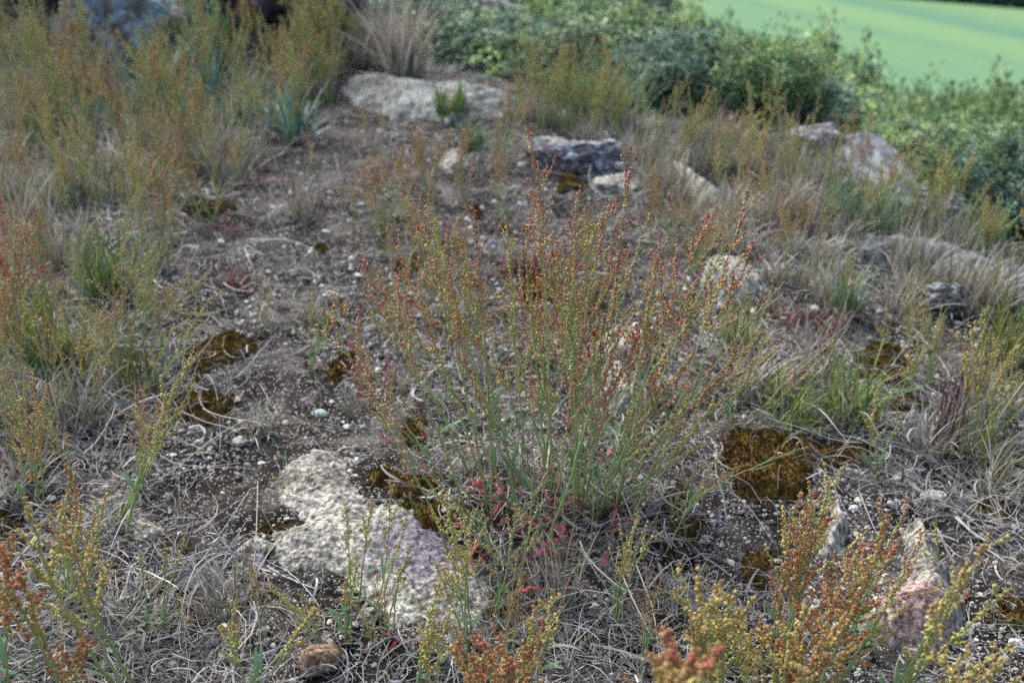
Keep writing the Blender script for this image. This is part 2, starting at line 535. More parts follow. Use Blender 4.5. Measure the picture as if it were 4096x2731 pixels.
def boulder(px, py, size, seed, label, squash=(1, 1, .7), cols=None, sub=5, rot=0, sink=0.25, Y=None, cuts=14):
    p = hit(px, py) if Y is None else at_y(px, py, Y)
    v, f = _ico(sub)
    rr = np.random.default_rng(seed)
    nn = nrm(rr.normal(size=(cuts, 3))); dd = rr.uniform(.62, .95, cuts)
    den = v @ nn.T
    r = np.min(np.where(den > 0.05, dd[None] / np.clip(den, .05, None), 9), axis=1)
    r = np.minimum(r, 1.15)
    w = v * r[:, None]
    f1 = 3.0
    n1 = fbm3(w[:, 0] * f1 + seed, w[:, 1] * f1, w[:, 2] * f1, 5, seed, .55)
    n2 = fbm3(w[:, 0] * 9, w[:, 1] * 9 + seed, w[:, 2] * 9, 4, seed + 9, .6)
    w = w * (0.82 + .36 * n1 + .18 * (n2 - .5))[:, None]
    w = w * np.array(squash)[None] * size
    c, s = math.cos(rot), math.sin(rot)
    w = np.c_[w[:, 0] * c - w[:, 1] * s, w[:, 0] * s + w[:, 1] * c, w[:, 2]]
    base, alt, lich = cols or (GREY, GREYD, LICH)
    n3 = fbm3(v[:, 0] * 4, v[:, 1] * 4, v[:, 2] * 4 + seed, 4, seed + 21)[:, None]
    C = alt + (base - alt) * sstep(.38, .58, n3)
    n4 = fbm3(v[:, 0] * 7 + 5, v[:, 1] * 7, v[:, 2] * 7 + seed, 4, seed + 31)[:, None]
    C = C + (lich - C) * sstep(.54, .64, n4)
    C = C * (0.55 + .45 * sstep(.3, .45, n2))[:, None]
    mb = MB(); mb.add(w, None, f, C)
    o = mb.build('rock', M_ROCK)
    o.location = (p[0], p[1], p[2] + size * squash[2] * (0.55 - sink) if Y is None else p[2])
    tag(o, label, 'rock')
    return o, p


def ledge(a, b, Ya, Yb, wid, hgt, seed, label, cols=None, drop=.0):
    A, B = at_y(*a, Ya), at_y(*b, Yb); M = (A + B) / 2; d = B - A; Lh = np.linalg.norm(d)
    o, _ = boulder(a[0], a[1], 1.0, seed, label, (Lh * .62, wid, hgt), cols, sub=6, Y=Ya)
    o.name = 'granite_ledge'
    o.rotation_euler = (0, -math.asin(d[2] / Lh), math.atan2(d[1], d[0]))
    o.location = tuple(M - np.array([0, 0, hgt * drop]))
    return o


ledge((3330, 590), (3660, 830), 2.45, 1.92, .07, .062, 163, 'long grey granite ledge sloping down to the right among the far grasses', (lin(116, 122, 130), lin(84, 84, 90), lin(150, 156, 160)))
DARKP = lin(92, 86, 100); DK = lin(52, 48, 54); PALEB = lin(186, 200, 205)
boulder(2310, 665, 0.088, 3, 'dark knobbly rock with white lichen caps behind the big sorrel clump', (1.25, .8, .62), (lin(128, 122, 128), DARKP, PALEB), sub=6, cuts=9, sink=.45)
boulder(2190, 655, 0.06, 5, 'pale bluish lump leaning on the left of the dark knobbly rock', (1, .8, .7), (GREY, GREYD, PALEB))
boulder(2430, 700, 0.06, 8, 'purplish stone at the right foot of the dark knobbly rock', (1.1, .8, .6), (PURP, DARKP, PALEB))
boulder(2470, 760, 0.05, 9, 'pale weathered stone in front of the purplish stone', (.9, .8, .6))
boulder(3270, 600, 0.075, 12, 'purplish grey rock at the head of the sloping granite ledge', (1, .8, .6), (lin(150, 146, 152), GREYD, lin(190, 190, 196)))
boulder(3680, 840, 0.075, 14, 'dark rock at the lower end of the sloping granite ledge', (1.2, .8, .5), (DARKP, DK, PALEB))
boulder(3930, 990, 0.05, 15, 'dark mossy rock standing in the grass near the right edge', (.8, .8, 1.1), (DK, DK * .6, DARKP))
boulder(500, 200, 0.22, 17, 'blue-grey rock half hidden in dry grass at the upper left', (.9, .8, .8), (BLUE * .8, GREYD, PALEB))
boulder(420, 20, 0.34, 18, 'dark purple rock face at the top left', (1.2, .8, .9), (lin(116, 106, 112), DK, GREY), sub=6)
boulder(180, -20, 0.40, 23, 'dark rock at the very top left corner', (1.1, .8, .7), (DARKP, DK, PURP))
boulder(1010, -10, 0.34, 20, 'purple-grey rock at the top edge between grass and bushes', (1.3, .8, .6), (PURP * .8, DARKP, GREY))
boulder(800, 30, 0.25, 26, 'dark low rock behind the blue-green grass at the top', (1.3, .8, .6), (DARKP, DK, PURP))
boulder(3790, 1230, 0.05, 27, 'lichen covered lump at the right end of the hilltop', (1.3, .9, .6), (GREYD, DK, PALEB))
boulder(1290, 2670, 0.020, 33, 'reddish brown stone at the bottom edge of the picture', (1, .8, 1.0), (lin(170, 140, 112), lin(130, 92, 66), lin(190, 182, 170)), sub=4)
boulder(585, 2140, 0.016, 37, 'rounded grey stone with a purple stone beside it on the gravel', (1.3, .9, .7), sub=4)
boulder(530, 2120, 0.011, 38, 'small round purple-grey stone beside the rounded grey stone', (1, 1, .8), (PURP, PURP * .8, GREY), sub=4)
boulder(1040, 2200, 0.016, 39, 'pale knobbly stone at the left rim of the flat granite slab', (1, .9, .8), sub=4)
boulder(1030, 2260, 0.012, 40, 'small blue-purple stone below the left rim of the granite slab', (1, .9, .7), (PURP, BLUE * .6, PURP), sub=4)
boulder(1480, 2470, 0.014, 41, 'little whitish stone at the front rim of the granite slab', (1, .9, .7), sub=4)
boulder(2310, 1335, 0.010, 43, 'bluish white flake of stone inside the big sorrel clump', (.9, .6, 1.1), (lin(200, 210, 220),) * 3, sub=3)
boulder(1280, 1655, 0.010, 44, 'mint white lichen flake on the gravel left of the big sorrel', (1.2, .8, .5), (lin(205, 220, 212),) * 3, sub=3)
boulder(3740, 2010, 0.014, 45, 'cluster of small white stones on dark soil at the right', (1.3, 1, .7), (lin(200, 198, 190), GREY, LICH), sub=4)
boulder(3790, 2370, 0.009, 47, 'small blue-grey pebble beside the pointed boulder', (1, 1, .8), (BLUE * .6,) * 3, sub=3)
boulder(2960, 2590, 0.013, 48, 'pale grey pebble between the two blurred sorrels at the bottom', (1.2, .9, .7), sub=4)
boulder(330, 660, 0.03, 49, 'grey stone in dry grass left of the blue-green leaves', (1.2, .9, .6))

# ------------------------------------------------------------------ moss
MO = lin(98, 80, 42); MG = lin(84, 86, 44); MR = lin(88, 68, 44); MSOIL = lin(52, 48, 42)


def moss_cols(seed, green=0.5):
    def f(X, Y, m):
        n = fbm2(X * 26, Y * 26, 4, seed)[..., None]
        a, b = (MO, MG)
        c = a + (b - a) * sstep(.62 - .35 * green, .78 - .35 * green, n)
        k = fbm2(X * 40 + 9, Y * 40, 3, seed + 4)[..., None]
        c = c + (MR - c) * sstep(.55, .66, k) * .8
        d = fbm2(X * 90, Y * 90, 3, seed + 8)[..., None]
        c = c * (0.55 + .7 * sstep(.25, .7, d))
        c = c * 1.12
        return c + (MSOIL - c) * (sstep(.008, .0, m)[..., None]) * .4
    return f


def moss(poly, h, seed, green=.35, res=0.0020, label=None, loc_phrase='brown-orange moss cushion'):
    def top(X, Y, m):
        return h * .9 * sstep(-.006, .03, m) * (.6 + .8 * fbm2(X * 30, Y * 30, 3, seed)) + 0.005 * (fbm2(X * 150, Y * 150, 3, seed + 3) - .3)
    mb, c, (X, Y, Z, m) = patch('moss_cushion', poly, res, top, moss_cols(seed, green), M_MOSS, warp=.026, wf=24, seed=seed)
    # upright shoots so the cushion has a soft ragged pile
    ok = np.argwhere(m > 0.001)
    k = min(int(len(ok) * 1.3), 18000)
    sel = ok[R.choice(len(ok), k)]
    i, j = sel[:, 0], sel[:, 1]
    b = np.c_[X[i, j], Y[i, j], Z[i, j]] + R.normal(0, res * .4, (k, 3)) * [1, 1, 0]
    hgt = R.uniform(.0012, .0042, k)
    tip = b + np.c_[R.normal(0, .0015, k), R.normal(0, .0015, k), hgt]
    P = np.stack([b - [0, 0, .001], (b + tip) / 2, tip], 1)
    cc = moss_cols(seed, green)(X, Y, m)[i, j] * R.uniform(.8, 1.4, (k, 1))
    ribbons(mb, P, np.array([.0007, .0007, .0002])[None], nrm(R.normal(size=(k, 3)) * [1, 1, .1]), np.repeat(cc[:, None], 3, 1))
    o = mb.build('moss_cushion', M_MOSS, loc=c)
    if label:
        tag(o, label, 'moss')
    else:
        ITEMS.append((o, loc_phrase, 'moss', None, np.mean(poly, 0)))
    return o


moss([(735, 1430), (830, 1370), (920, 1335), (1015, 1345), (1010, 1410), (920, 1455), (840, 1480), (800, 1530), (730, 1530)], .014, 301, .35, label='curved orange-brown strip of moss on the gravel at the left')
moss([(740, 1550), (850, 1530), (905, 1590), (885, 1670), (840, 1715), (765, 1700), (735, 1630)], .014, 302, .35, label='orange-brown moss cushion just in front of the curved moss strip')
moss([(2930, 1730), (3060, 1700), (3120, 1760), (3290, 1770), (3320, 1850), (3260, 1930), (3200, 1980), (3080, 2010), (2980, 1990), (2960, 1900), (2860, 1850), (2880, 1770)], .016, 303, .15, label='large rust-brown moss carpet below the bright green grass tuft')
moss([(1520, 1890), (1610, 1880), (1720, 1930), (1740, 1990), (1640, 2000), (1540, 1980), (1490, 1940)], .016, 304, .1, label='brown moss cushion behind the flat granite slab')
moss([(1600, 2010), (1720, 2000), (1780, 2060), (1800, 2110), (1700, 2120), (1620, 2080)], .014, 305, .2, label='dark brown moss cushion overlapping the back of the granite slab')
moss([(550, 2340), (640, 2310), (720, 2330), (720, 2380), (640, 2410), (560, 2400)], .012, 306, .85, label='olive green moss cushion among straw at the lower left')
moss([(620, 2180), (740, 2150), (770, 2190), (700, 2230), (620, 2220)], .010, 307, .3)
moss([(1060, 2070), (1150, 2050), (1200, 2080), (1150, 2120), (1070, 2110)], .010, 308, .2)
moss([(1620, 1660), (1700, 1680), (1740, 1760), (1660, 1800), (1600, 1740)], .012, 309, .2)
moss([(1590, 1040), (1660, 1030), (1680, 1090), (1620, 1130), (1570, 1090)], .012, 310, .2)
moss([(2060, 1090), (2200, 1110), (2260, 1180), (2150, 1230), (2060, 1170)], .014, 311, .35)
moss([(2280, 1180), (2400, 1200), (2390, 1290), (2300, 1300), (2250, 1230)], .012, 312, .1)
moss([(1240, 990), (1310, 985), (1320, 1020), (1270, 1035)], .012, 313, .7)
moss([(700, 790), (830, 800), (930, 840), (850, 880), (730, 860)], .014, 314, .1)
moss([(3420, 1400), (3560, 1380), (3640, 1460), (3560, 1540), (3440, 1500)], .010, 315, .25)
moss([(3560, 1600), (3700, 1590), (3720, 1650), (3600, 1670)], .010, 316, .4)
moss([(3360, 1770), (3500, 1780), (3520, 1840), (3390, 1860)], .010, 317, .5)
moss([(4000, 2380), (4130, 2350), (4180, 2480), (4080, 2560), (3990, 2500)], .012, 318, .6)
moss([(3880, 1960), (4060, 1980), (4100, 2080), (3960, 2090)], .010, 319, .2)
moss([(2600, 1980), (2700, 1960), (2720, 2020), (2640, 2050)], .010, 320, .6)
moss([(2700, 2090), (2810, 2080), (2830, 2190), (2740, 2230)], .010, 321, .35)
moss([(2030, 2420), (1990, 2330), (1940, 2390), (1950, 2470), (2010, 2480)], .012, 322, .8)
moss([(2200, 2580), (2330, 2560), (2370, 2640), (2260, 2680)], .010, 323, .7)
moss([(1880, 820), (1920, 830), (1930, 860), (1880, 870)], .012, 324, .7)
moss([(1290, 1420), (1400, 1420), (1420, 1500), (1320, 1500)], .008, 325, .2)
moss([(2250, 690), (2330, 700), (2340, 760), (2260, 770)], .02, 326, .3)
moss([(0, 2050), (60, 2080), (60, 2180), (-20, 2200)], .010, 327, .4)
moss([(2380, 1330), (2440, 1330), (2430, 1400), (2380, 1400)], .010, 328, .15)
moss([(2640, 2260), (2700, 2300), (2690, 2400), (2620, 2360)], .010, 329, .75)
moss([(3000, 2230), (3080, 2230), (3090, 2330), (3010, 2340)], .009, 330, .3)

# ------------------------------------------------------------------ gravel and litter
BARE = [((1250, 1300), .20), ((1150, 1500), .16), ((1000, 1900), .16), ((860, 2000), .12), ((1700, 800), .35), ((1500, 700), .3), ((2250, 1230), .2),
        ((3400, 2250), .1), ((3000, 2200), .08), ((3550, 1400), .1), ((1250, 1720), .15), ((1500, 1250), .2), ((1150, 1000), .25), ((1350, 900), .3), ((750, 1900), .12), ((1000, 1250), .16), ((900, 1720), .10), ((1050, 2480), .07), ((2000, 750), .25), ((1600, 900), .25), ((2200, 1500), .1), ((3480, 2080), .07), ((2700, 2300), .06), ((3850, 1300), .1)]
BAREW = [(hit(*p), r) for p, r in BARE]


def bare(x, y):
    b = np.zeros_like(x)
    for p, r in BAREW:
        b = np.maximum(b, np.exp(-((x - p[0]) ** 2 + (y - p[1]) ** 2) / (r * r)))
    return b


def on_rock(x, y):
    r = np.zeros(x.shape, bool)
    for W in ROCKMASK:
        r |= poly_sd(x, y, W) > 0.004
    return r


def scatter(n, y0, y1, k, pad=0.40, sl=0.72):
    yy = np.geomspace(y0, y1, 4000)
    w = (sl * yy + pad) * yy ** (-k)
    c = np.cumsum(w * np.gradient(yy)); c /= c[-1]
    y = np.interp(R.random(n), c, yy)
    x = (R.random(n) * 2 - 1) * (sl * y + pad)
    return x, y


def build_gravel():
    mb = MB()
    n = 370000
    x, y = scatter(n, .42, 5.5, 1.5)
    keep = (R.random(n) < .42 + .75 * bare(x, y)) & ~on_rock(x, y) & (edge_s(x, y) < .15) & (R.random(n) < .12 + 1.2 * sstep(.42, .6, fbm2(x * 14, y * 14, 4, 77)) * (1 - .62 * sstep(1.0, 1.9, y)))
    x, y = x[keep], y[keep]; n = len(x)
    r = np.clip(np.exp(R.normal(math.log(.00130), .58, n)), .0006, .0075) * (0.85 + .25 * y)
    z = terrain(x, y) + r * R.uniform(-.2, .45, n)
    tone = R.choice(5, n, p=[.26, .32, .22, .08, .12])
    cols = np.array([lin(205, 203, 195), lin(172, 169, 162), lin(112, 108, 102), lin(150, 148, 166), lin(70, 66, 62)])[tone] * R.uniform(.6, 1.1, (n, 1))
    big = r > .0026
    for s, t in ((~big, ICO1), (big, ICO2)):
        V0, F0 = t
        k = int(s.sum())
        A = nrm(R.normal(size=(k, 3))); X = nrm(np.cross(A, R.normal(size=(k, 3)))); Y = np.cross(A, X)
        jit = R.uniform(.72, 1.2, (k, len(V0), 1))
        sq = R.uniform(.6, 1.1, (k, 3))
        V = (V0[None] * jit) * sq[:, None]
        V = V[:, :, 0:1] * X[:, None] + V[:, :, 1:2] * Y[:, None] + V[:, :, 2:3] * A[:, None]
        V = V * r[s][:, None, None]; V[:, :, 2] *= .8
        V = V + np.c_[x[s], y[s], z[s]][:, None]
        F = F0[None] + (np.arange(k) * len(V0))[:, None, None]
        mb.add(V.reshape(-1, 3), None, F.reshape(-1, 3), np.repeat(cols[s], len(V0), 0))
    o = mb.build('gravel', M_PEB, smooth=False)
    tag(o, 'loose grey granite gravel strewn over the dark soil', None, kind='stuff')


build_gravel()

STRAWY = [((600, 2450), .16), ((850, 2550), .15), ((350, 2250), .12), ((500, 1700), .14), ((700, 1600), .12), ((250, 1500), .2), ((300, 900), .45), ((2100, 2000), .14), ((2450, 2050), .12),
          ((2600, 2550), .15), ((2100, 2600), .16), ((3050, 1450), .14), ((3300, 1500), .14), ((3800, 1850), .16), ((3900, 2000), .14), ((3000, 900), .35), ((150, 2500), .14), ((3400, 1000), .25), ((900, 1100), .2), ((1900, 1550), .1)]
STRAWW = [(hit(*p), r) for p, r in STRAWY]


def strawy(x, y):
    b = np.zeros_like(x)
    for p, r in STRAWW:
        b = np.maximum(b, np.exp(-((x - p[0]) ** 2 + (y - p[1]) ** 2) / (r * r)))
    return b


def build_litter():
    mb = MB()
    n = 270000
    x, y = scatter(n, .40, 6.0, 1.35)
    d = .05 + .46 * strawy(x, y) ** 1.3 + .17 * sstep(.48, .66, fbm2(x * 7, y * 7, 3, 91))
    d = d * (1 - .72 * bare(x, y))
    keep = (R.random(n) < d) & (edge_s(x, y) < .6)
    rk = on_rock(x, y); keep &= ~(rk & (R.random(n) < .97))
    x, y = x[keep], y[keep]; n = len(x); m = 7
    L = np.clip(np.exp(R.normal(math.log(.040), .55, n)), .012, .15) * (.8 + .22 * y)
    th = R.uniform(0, 2 * math.pi, n)
    curl = R.normal(0, 1.0, n) * np.where(R.random(n) < .45, 2.6, .7)
    t = np.linspace(0, 1, m)
    ang = th[:, None] + curl[:, None] * (t[None] - .5)
    dx = np.cos(ang) * (L / (m - 1))[:, None]; dy = np.sin(ang) * (L / (m - 1))[:, None]
    X = x[:, None] + np.cumsum(dx, 1); Y = y[:, None] + np.cumsum(dy, 1)
    lift = (R.random(n) ** 2.2 * .020 + .001) * (.5 + .8 * strawy(x, y)); arch = R.random(n) ** 2 * L * .35 * R.choice([0, 1, 1], n)
    slope = R.normal(0, .22, n) * L
    Z = terrain(X, Y) + lift[:, None] + arch[:, None] * np.sin(math.pi * t)[None] + np.maximum(slope[:, None] * (t[None] - .3), 0)
    w = np.clip(np.exp(R.normal(math.log(.00042), .45, n)), .0002, .0018)[:, None] * (1 - .55 * t[None] ** 2) * (.8 + .25 * y)[:, None]
    ci = R.choice(len(DRY), n, p=DRYP)
    C = DRY[ci] * R.uniform(.45, 1.35, (n, 1))
    side = nrm(R.normal(size=(n, 3)) * [1, 1, .55])
    w = w * np.where(R.random(n) < .18, 1.9, 1.0)[:, None]
    ok = ~((on_rock(X[:, 3], Y[:, 3]) | on_rock(X[:, -1], Y[:, -1])) & (R.random(n) < .93))
    X, Y, Z, w, side, C = X[ok], Y[ok], Z[ok], w[ok], side[ok], C[ok]
    ribbons(mb, np.stack([X, Y, Z], -1), w, side, np.repeat(C[:, None], m, 1))
    o = mb.build('dry_grass_litter', M_DRY)
    tag(o, 'tangle of curled grey dead grass blades covering the soil', None, kind='stuff')


build_litter()


# ------------------------------------------------------------------ grass tufts
def blades(mb, rr, n, h, spread, base_r, w, cols, curl=1.0, lean=(0, 0), m=7):
    a = rr.uniform(0, 2 * math.pi, n)
    b0 = np.sqrt(rr.random(n)) * base_r; ba = rr.uniform(0, 2 * math.pi, n)
    L = h * rr.uniform(.45, 1.15, n)
    out = np.abs(rr.normal(0, spread, n))
    t = np.linspace(0, 1, m)[None]
    bend = curl * rr.uniform(.2, 1.3, n)[:, None]
    tilt = out[:, None] + bend * t ** 1.5
    tilt = np.clip(tilt, 0, 2.3)
    ds = (L / (m - 1))[:, None]
    r = np.cumsum(np.sin(tilt) * ds, 1); z = np.cumsum(np.cos(tilt) * ds, 1)
    r -= r[:, :1]; z -= z[:, :1]
    X = (b0 * np.cos(ba))[:, None] + np.cos(a)[:, None] * r + lean[0] * z
    Y = (b0 * np.sin(ba))[:, None] + np.sin(a)[:, None] * r + lean[1] * z
    Z = np.maximum(z, .001 + 0 * z) - .004 * (t == 0)
    W = w * rr.uniform(.6, 1.3, n)[:, None] * (1 - t ** 2.2 * .92)
    c = cols[rr.integers(0, len(cols), n)] * rr.uniform(.75, 1.2, (n, 1))
    C = np.repeat(c[:, None], m, 1) * (0.85 + .3 * t[..., None])
    side = np.c_[-np.sin(a), np.cos(a), rr.normal(0, .3, n)]
    ribbons(mb, np.stack([X, Y, Z], -1), W, nrm(side), C)


GREENS = np.array([lin(96, 128, 66), lin(112, 136, 70), lin(78, 112, 58), lin(140, 150, 86), lin(88, 118, 76)])
YGREEN = np.array([lin(130, 140, 70), lin(150, 150, 90), lin(110, 128, 66)])
TEAL = np.array([lin(112, 146, 130), lin(96, 132, 112), lin(128, 158, 144), lin(90, 124, 98)])
REDS = np.array([lin(132, 84, 88), lin(108, 70, 76), lin(150, 106, 106), lin(98, 76, 74), lin(124, 108, 92)])
TAN = np.array([lin(182, 174, 158), lin(166, 160, 148), lin(194, 188, 176), lin(146, 138, 128)])


def tuft(name, px, py, n, h, spread, base_r, w, cols, curl, dry, seed, label=None, phrase=None, group=None, cat='grass tuft', thatch=.6, lean=(0, 0)):
    rr = np.random.default_rng(seed)
    p = hit(px, py)
    mb = MB(); blades(mb, rr, n, h, spread, base_r, w, cols, curl, lean)
    o = mb.build(name, M_LEAF); o.location = tuple(p)
    if dry:
        mb = MB(); blades(mb, rr, dry, h * thatch, spread * 1.7 + .2, base_r * 1.25, w * .8, DRY[:5], curl * 1.3, lean)
        mb.build('dead_blades', M_DRY, o)
    if label: tag(o, label, cat, group)
    else: ITEMS.append((o, phrase, cat, group, (px, py)))
    return o


tuft('green_grass_tuft', 3390, 1690, 120, .115, .34, .035, .0014, np.r_[GREENS, YGREEN] * 1.2, .8, 140, 1, 'tall bright green grass tuft above the rust-brown moss carpet')
tuft('green_grass_tuft', 3180, 1720, 90, .085, .5, .035, .0013, np.r_[GREENS, YGREEN] * 1.2, .9, 170, 2, 'low bright green grass tuft, the left half of the pair above the moss carpet')
tuft('green_grass_tuft', 2950, 1420, 90, .11, .3, .03, .0013, YGREEN, .7, 90, 3, 'yellow-green grass tuft right behind the big sorrel clump')
tuft('green_grass_tuft', 440, 1190, 130, .13, .3, .04, .0016, GREENS, .6, 90, 4, 'bright green grass tuft in the middle left of the picture')
tuft('green_grass_tuft', 240, 1500, 110, .13, .4, .035, .0016, np.r_[GREENS, YGREEN], .9, 120, 5, 'yellowish green grass tuft at the left below the bright green one')
tuft('green_grass_tuft', 550, 1560, 80, .09, .35, .03, .0014, YGREEN * .85, .8, 140, 6, 'olive grass tuft left of the curved moss strip')
tuft('green_grass_tuft', 3690, 1830, 70, .10, .55, .025, .0012, DRY[:5], .9, 60, 7, 'silvery dead grass tuft right of the moss carpet')
tuft('green_grass_tuft', 3900, 1860, 60, .10, .5, .025, .0012, YGREEN, .8, 90, 8, 'half dead grass tuft near the right edge above the white stones')
tuft('green_grass_tuft', 3370, 1270, 70, .12, .25, .025, .0016, np.r_[TEAL, YGREEN], .5, 50, 9, 'blue-green grass tuft right of the red stonecrop')
tuft('green_grass_tuft', 130, 1350, 80, .12, .4, .04, .0015, YGREEN, .8, 100, 10, phrase='yellow-green grass tuft')
tuft('green_grass_tuft', 4020, 1450, 110, .14, .35, .04, .0015, YGREEN, .8, 90, 12, phrase='yellow-green grass tuft')
tuft('green_grass_tuft', 1900, 590, 50, .08, .5, .03, .003, np.r_[GREENS, TEAL], .6, 20, 13, phrase='small green grass tuft')
tuft('green_grass_tuft', 1800, 470, 60, .10, .5, .04, .004, GREENS, .6, 20, 14, phrase='small green grass tuft')
for i, (px, py, h) in enumerate([(700, 470, .26), (640, 430, .2), (760, 300, .28), (330, 530, .14), (410, 500, .12), (870, 430, .22), (1120, 520, .2), (1200, 560, .18), (560, 480, .18), (820, 180, .3), (960, 520, .2)]):
    tuft('broad_leaf_grass', px, py, 30, h * .85, .4, .04, .0045, TEAL * 1.2, .7, 40, 30 + i, phrase='broad-bladed blue-green grass tuft', group='blue-green grasses on the upper left bank')
for i, (px, py, h) in enumerate([(1380, 100, .3), (730, 180, .2), (900, 300, .22), (3500, 930, .12), (3900, 1020, .13), (3350, 880, .11), (2330, 470, .2), (2480, 520, .2), (820, 540, .14)]):
    tuft('green_grass_tuft', px, py, 80, h, .35, .05, .0018, np.r_[GREENS, TEAL] * 1.25, .6, 40, 60 + i, phrase='soft green grass tuft', group='blurred green tufts on the rim and bank')
# pale dry tufts: one of each kind, then copies
DRYPROTO = []
for k in range(5):
    rr = np.random.default_rng(400 + k)
    mb = MB()
    blades(mb, rr, [75, 95, 60, 85, 70][k], [.16, .12, .20, .10, .14][k], [.35, .6, .3, .8, .5][k], .05, .0018, np.r_[DRY[:5], TAN, YGREEN[:1]] if k % 2 else np.r_[TAN, TAN, DRY[:2], YGREEN * (1 if k == 2 else .9)], [.6, .9, .4, 1.1, .7][k])
    DRYPROTO.append(mb.build('dry_grass_tuft', M_DRY))
    DRYPROTO[-1]['proto'] = 1


def in_poly(pts, poly):
    return poly_sd(pts[:, 0], pts[:, 1], np.c_[np.array(poly, float), np.zeros(len(poly))]) > 0


def px_scatter(poly, n, seed):
    rr = np.random.default_rng(seed); poly = np.array(poly, float)
    out = []
    while len(out) < n:
        p = poly.min(0) + rr.random((n * 3, 2)) * (poly.max(0) - poly.min(0))
        p = p[in_poly(p, poly)]
        for q in p:
            h = hit(*q)
            if edge_s(h[:1], h[1:2])[0] < .22 and not on_rock(h[:1], h[1:2])[0]: out.append(q)
    return out[:n]


USED = set()


def place(proto, p, s, rz, tilt=(0, 0)):
    if proto.name not in USED:
        USED.add(proto.name); o = proto
    else:
        o = copy_tree(proto)
    o.location = tuple(p); o.scale = (s, s, s); o.rotation_euler = (tilt[0], tilt[1], rz)
    return o


BANK = [(-100, 120), (1250, 60), (1420, 330), (1100, 620), (900, 800), (-100, 900)]
RIM = [(2450, 620), (2900, 560), (3250, 640), (3700, 860), (4200, 1000), (4200, 1180), (3400, 960), (2950, 980), (2600, 830)]
rr = np.random.default_rng(500)
for (poly, n, sd, lab, grp, s0) in (
        (BANK, 95, 501, 'pale dry grass tuft on the blurred grassy bank at the upper left', 'dry tufts on the upper left bank', .7),
        (RIM, 60, 502, 'pale pinkish dry grass tuft along the blurred right rim of the hilltop', 'dry tufts along the right rim', .55),
        ([(1950, 420), (2500, 520), (2600, 640), (2050, 520)], 12, 503, 'dry grass tuft beneath the tall yellow sorrel behind the dark rock', 'dry tufts beneath the yellow sorrel', .6),
        ([(3500, 1050), (4150, 1230), (4150, 1330), (3500, 1180)], 16, 504, 'grey dry tuft on the lichened ledge at the right edge', 'dry tufts on the right ledge', .6),
        ([(2700, 880), (3450, 930), (3400, 1250), (2900, 1150)], 22, 505, 'low grey dry tuft behind the right side of the big sorrel', 'low dry tufts behind the sorrel', .5)):
    for q in px_scatter(poly, n, sd):
        p = hit(*q)
        o = place(DRYPROTO[rr.integers(5)], p, s0 * rr.uniform(.7, 1.35), rr.uniform(0, 6.28))
        o['dry'] = 1
        tag(o, lab, 'grass tuft', grp)
for (px, py, s) in [(450, 2100, .5), (330, 1700, .6), (1050, 1720, .4), (2980, 1560, .6), (3070, 1600, .6), (3250, 1560, .6), (100, 1650, .6), (300, 1050, .7), (620, 1100, .7), (140, 1000, .8), (480, 950, .8), (4000, 1640, .6),
                    (3860, 1800, .55), (4000, 2000, .5), (2420, 2020, .45), (2230, 2420, .45), (900, 2450, .45), (520, 2500, .5), (200, 2420, .5), (1200, 880, .5), (1250, 1280, .35), (1420, 1650, .35), (2750, 2450, .4), (1600, 1560, .35), (420, 1420, .6), (60, 2000, .5), (3600, 1250, .5)]:
    o = place(DRYPROTO[rr.integers(5)], hit(px, py), s * rr.uniform(.9, 1.2), rr.uniform(0, 6.28))
    o['dry'] = 1
    ITEMS.append((o, 'grey dry grass tuft', 'grass tuft', 'grey dry tufts on the gravel', (px, py)))
tuft('dry_grass_tuft', 1620, 330, 170, .30, .30, .05, .0030, TAN, .45, 60, 90, 'tall tan dry grass tuft leaning against the foot of the green bushes')
tuft('dry_grass_tuft', 1500, 270, 90, .22, .45, .06, .0028, TAN * .8, .6, 40, 91, 'brown dry grass at the left of the tan tuft by the bushes')


# ------------------------------------------------------------------ sorrel
def soft(c, k=.20, g=1.30):
    c = np.asarray(c, float); l = (c @ np.array([.3, .6, .1]))[..., None]
    return (c + (l - c) * k) * g * np.array([1.0, 1.0, .92])


PAL = {  # low, mid, tip
    'rust': (lin(186, 178, 110), lin(198, 140, 96), lin(184, 80, 84)),
    'orange': (lin(182, 160, 84), lin(184, 128, 74), lin(170, 90, 66)),
    'yellow': (lin(172, 176, 88), lin(192, 172, 84), lin(188, 142, 84)),
    'green': (lin(150, 162, 88), lin(172, 168, 90), lin(170, 142, 92)),
}
PAL = {k: tuple(soft(c) for c in v) for k, v in PAL.items()}
ST_G = lin(152, 172, 106); ST_P = lin(200, 204, 166); ST_R = lin(120, 82, 66)


def bez(p0, p1, p2, n):
    t = np.linspace(0, 1, n)[:, None]
    return (1 - t) ** 2 * p0 + 2 * t * (1 - t) * p1 + t * t * p2


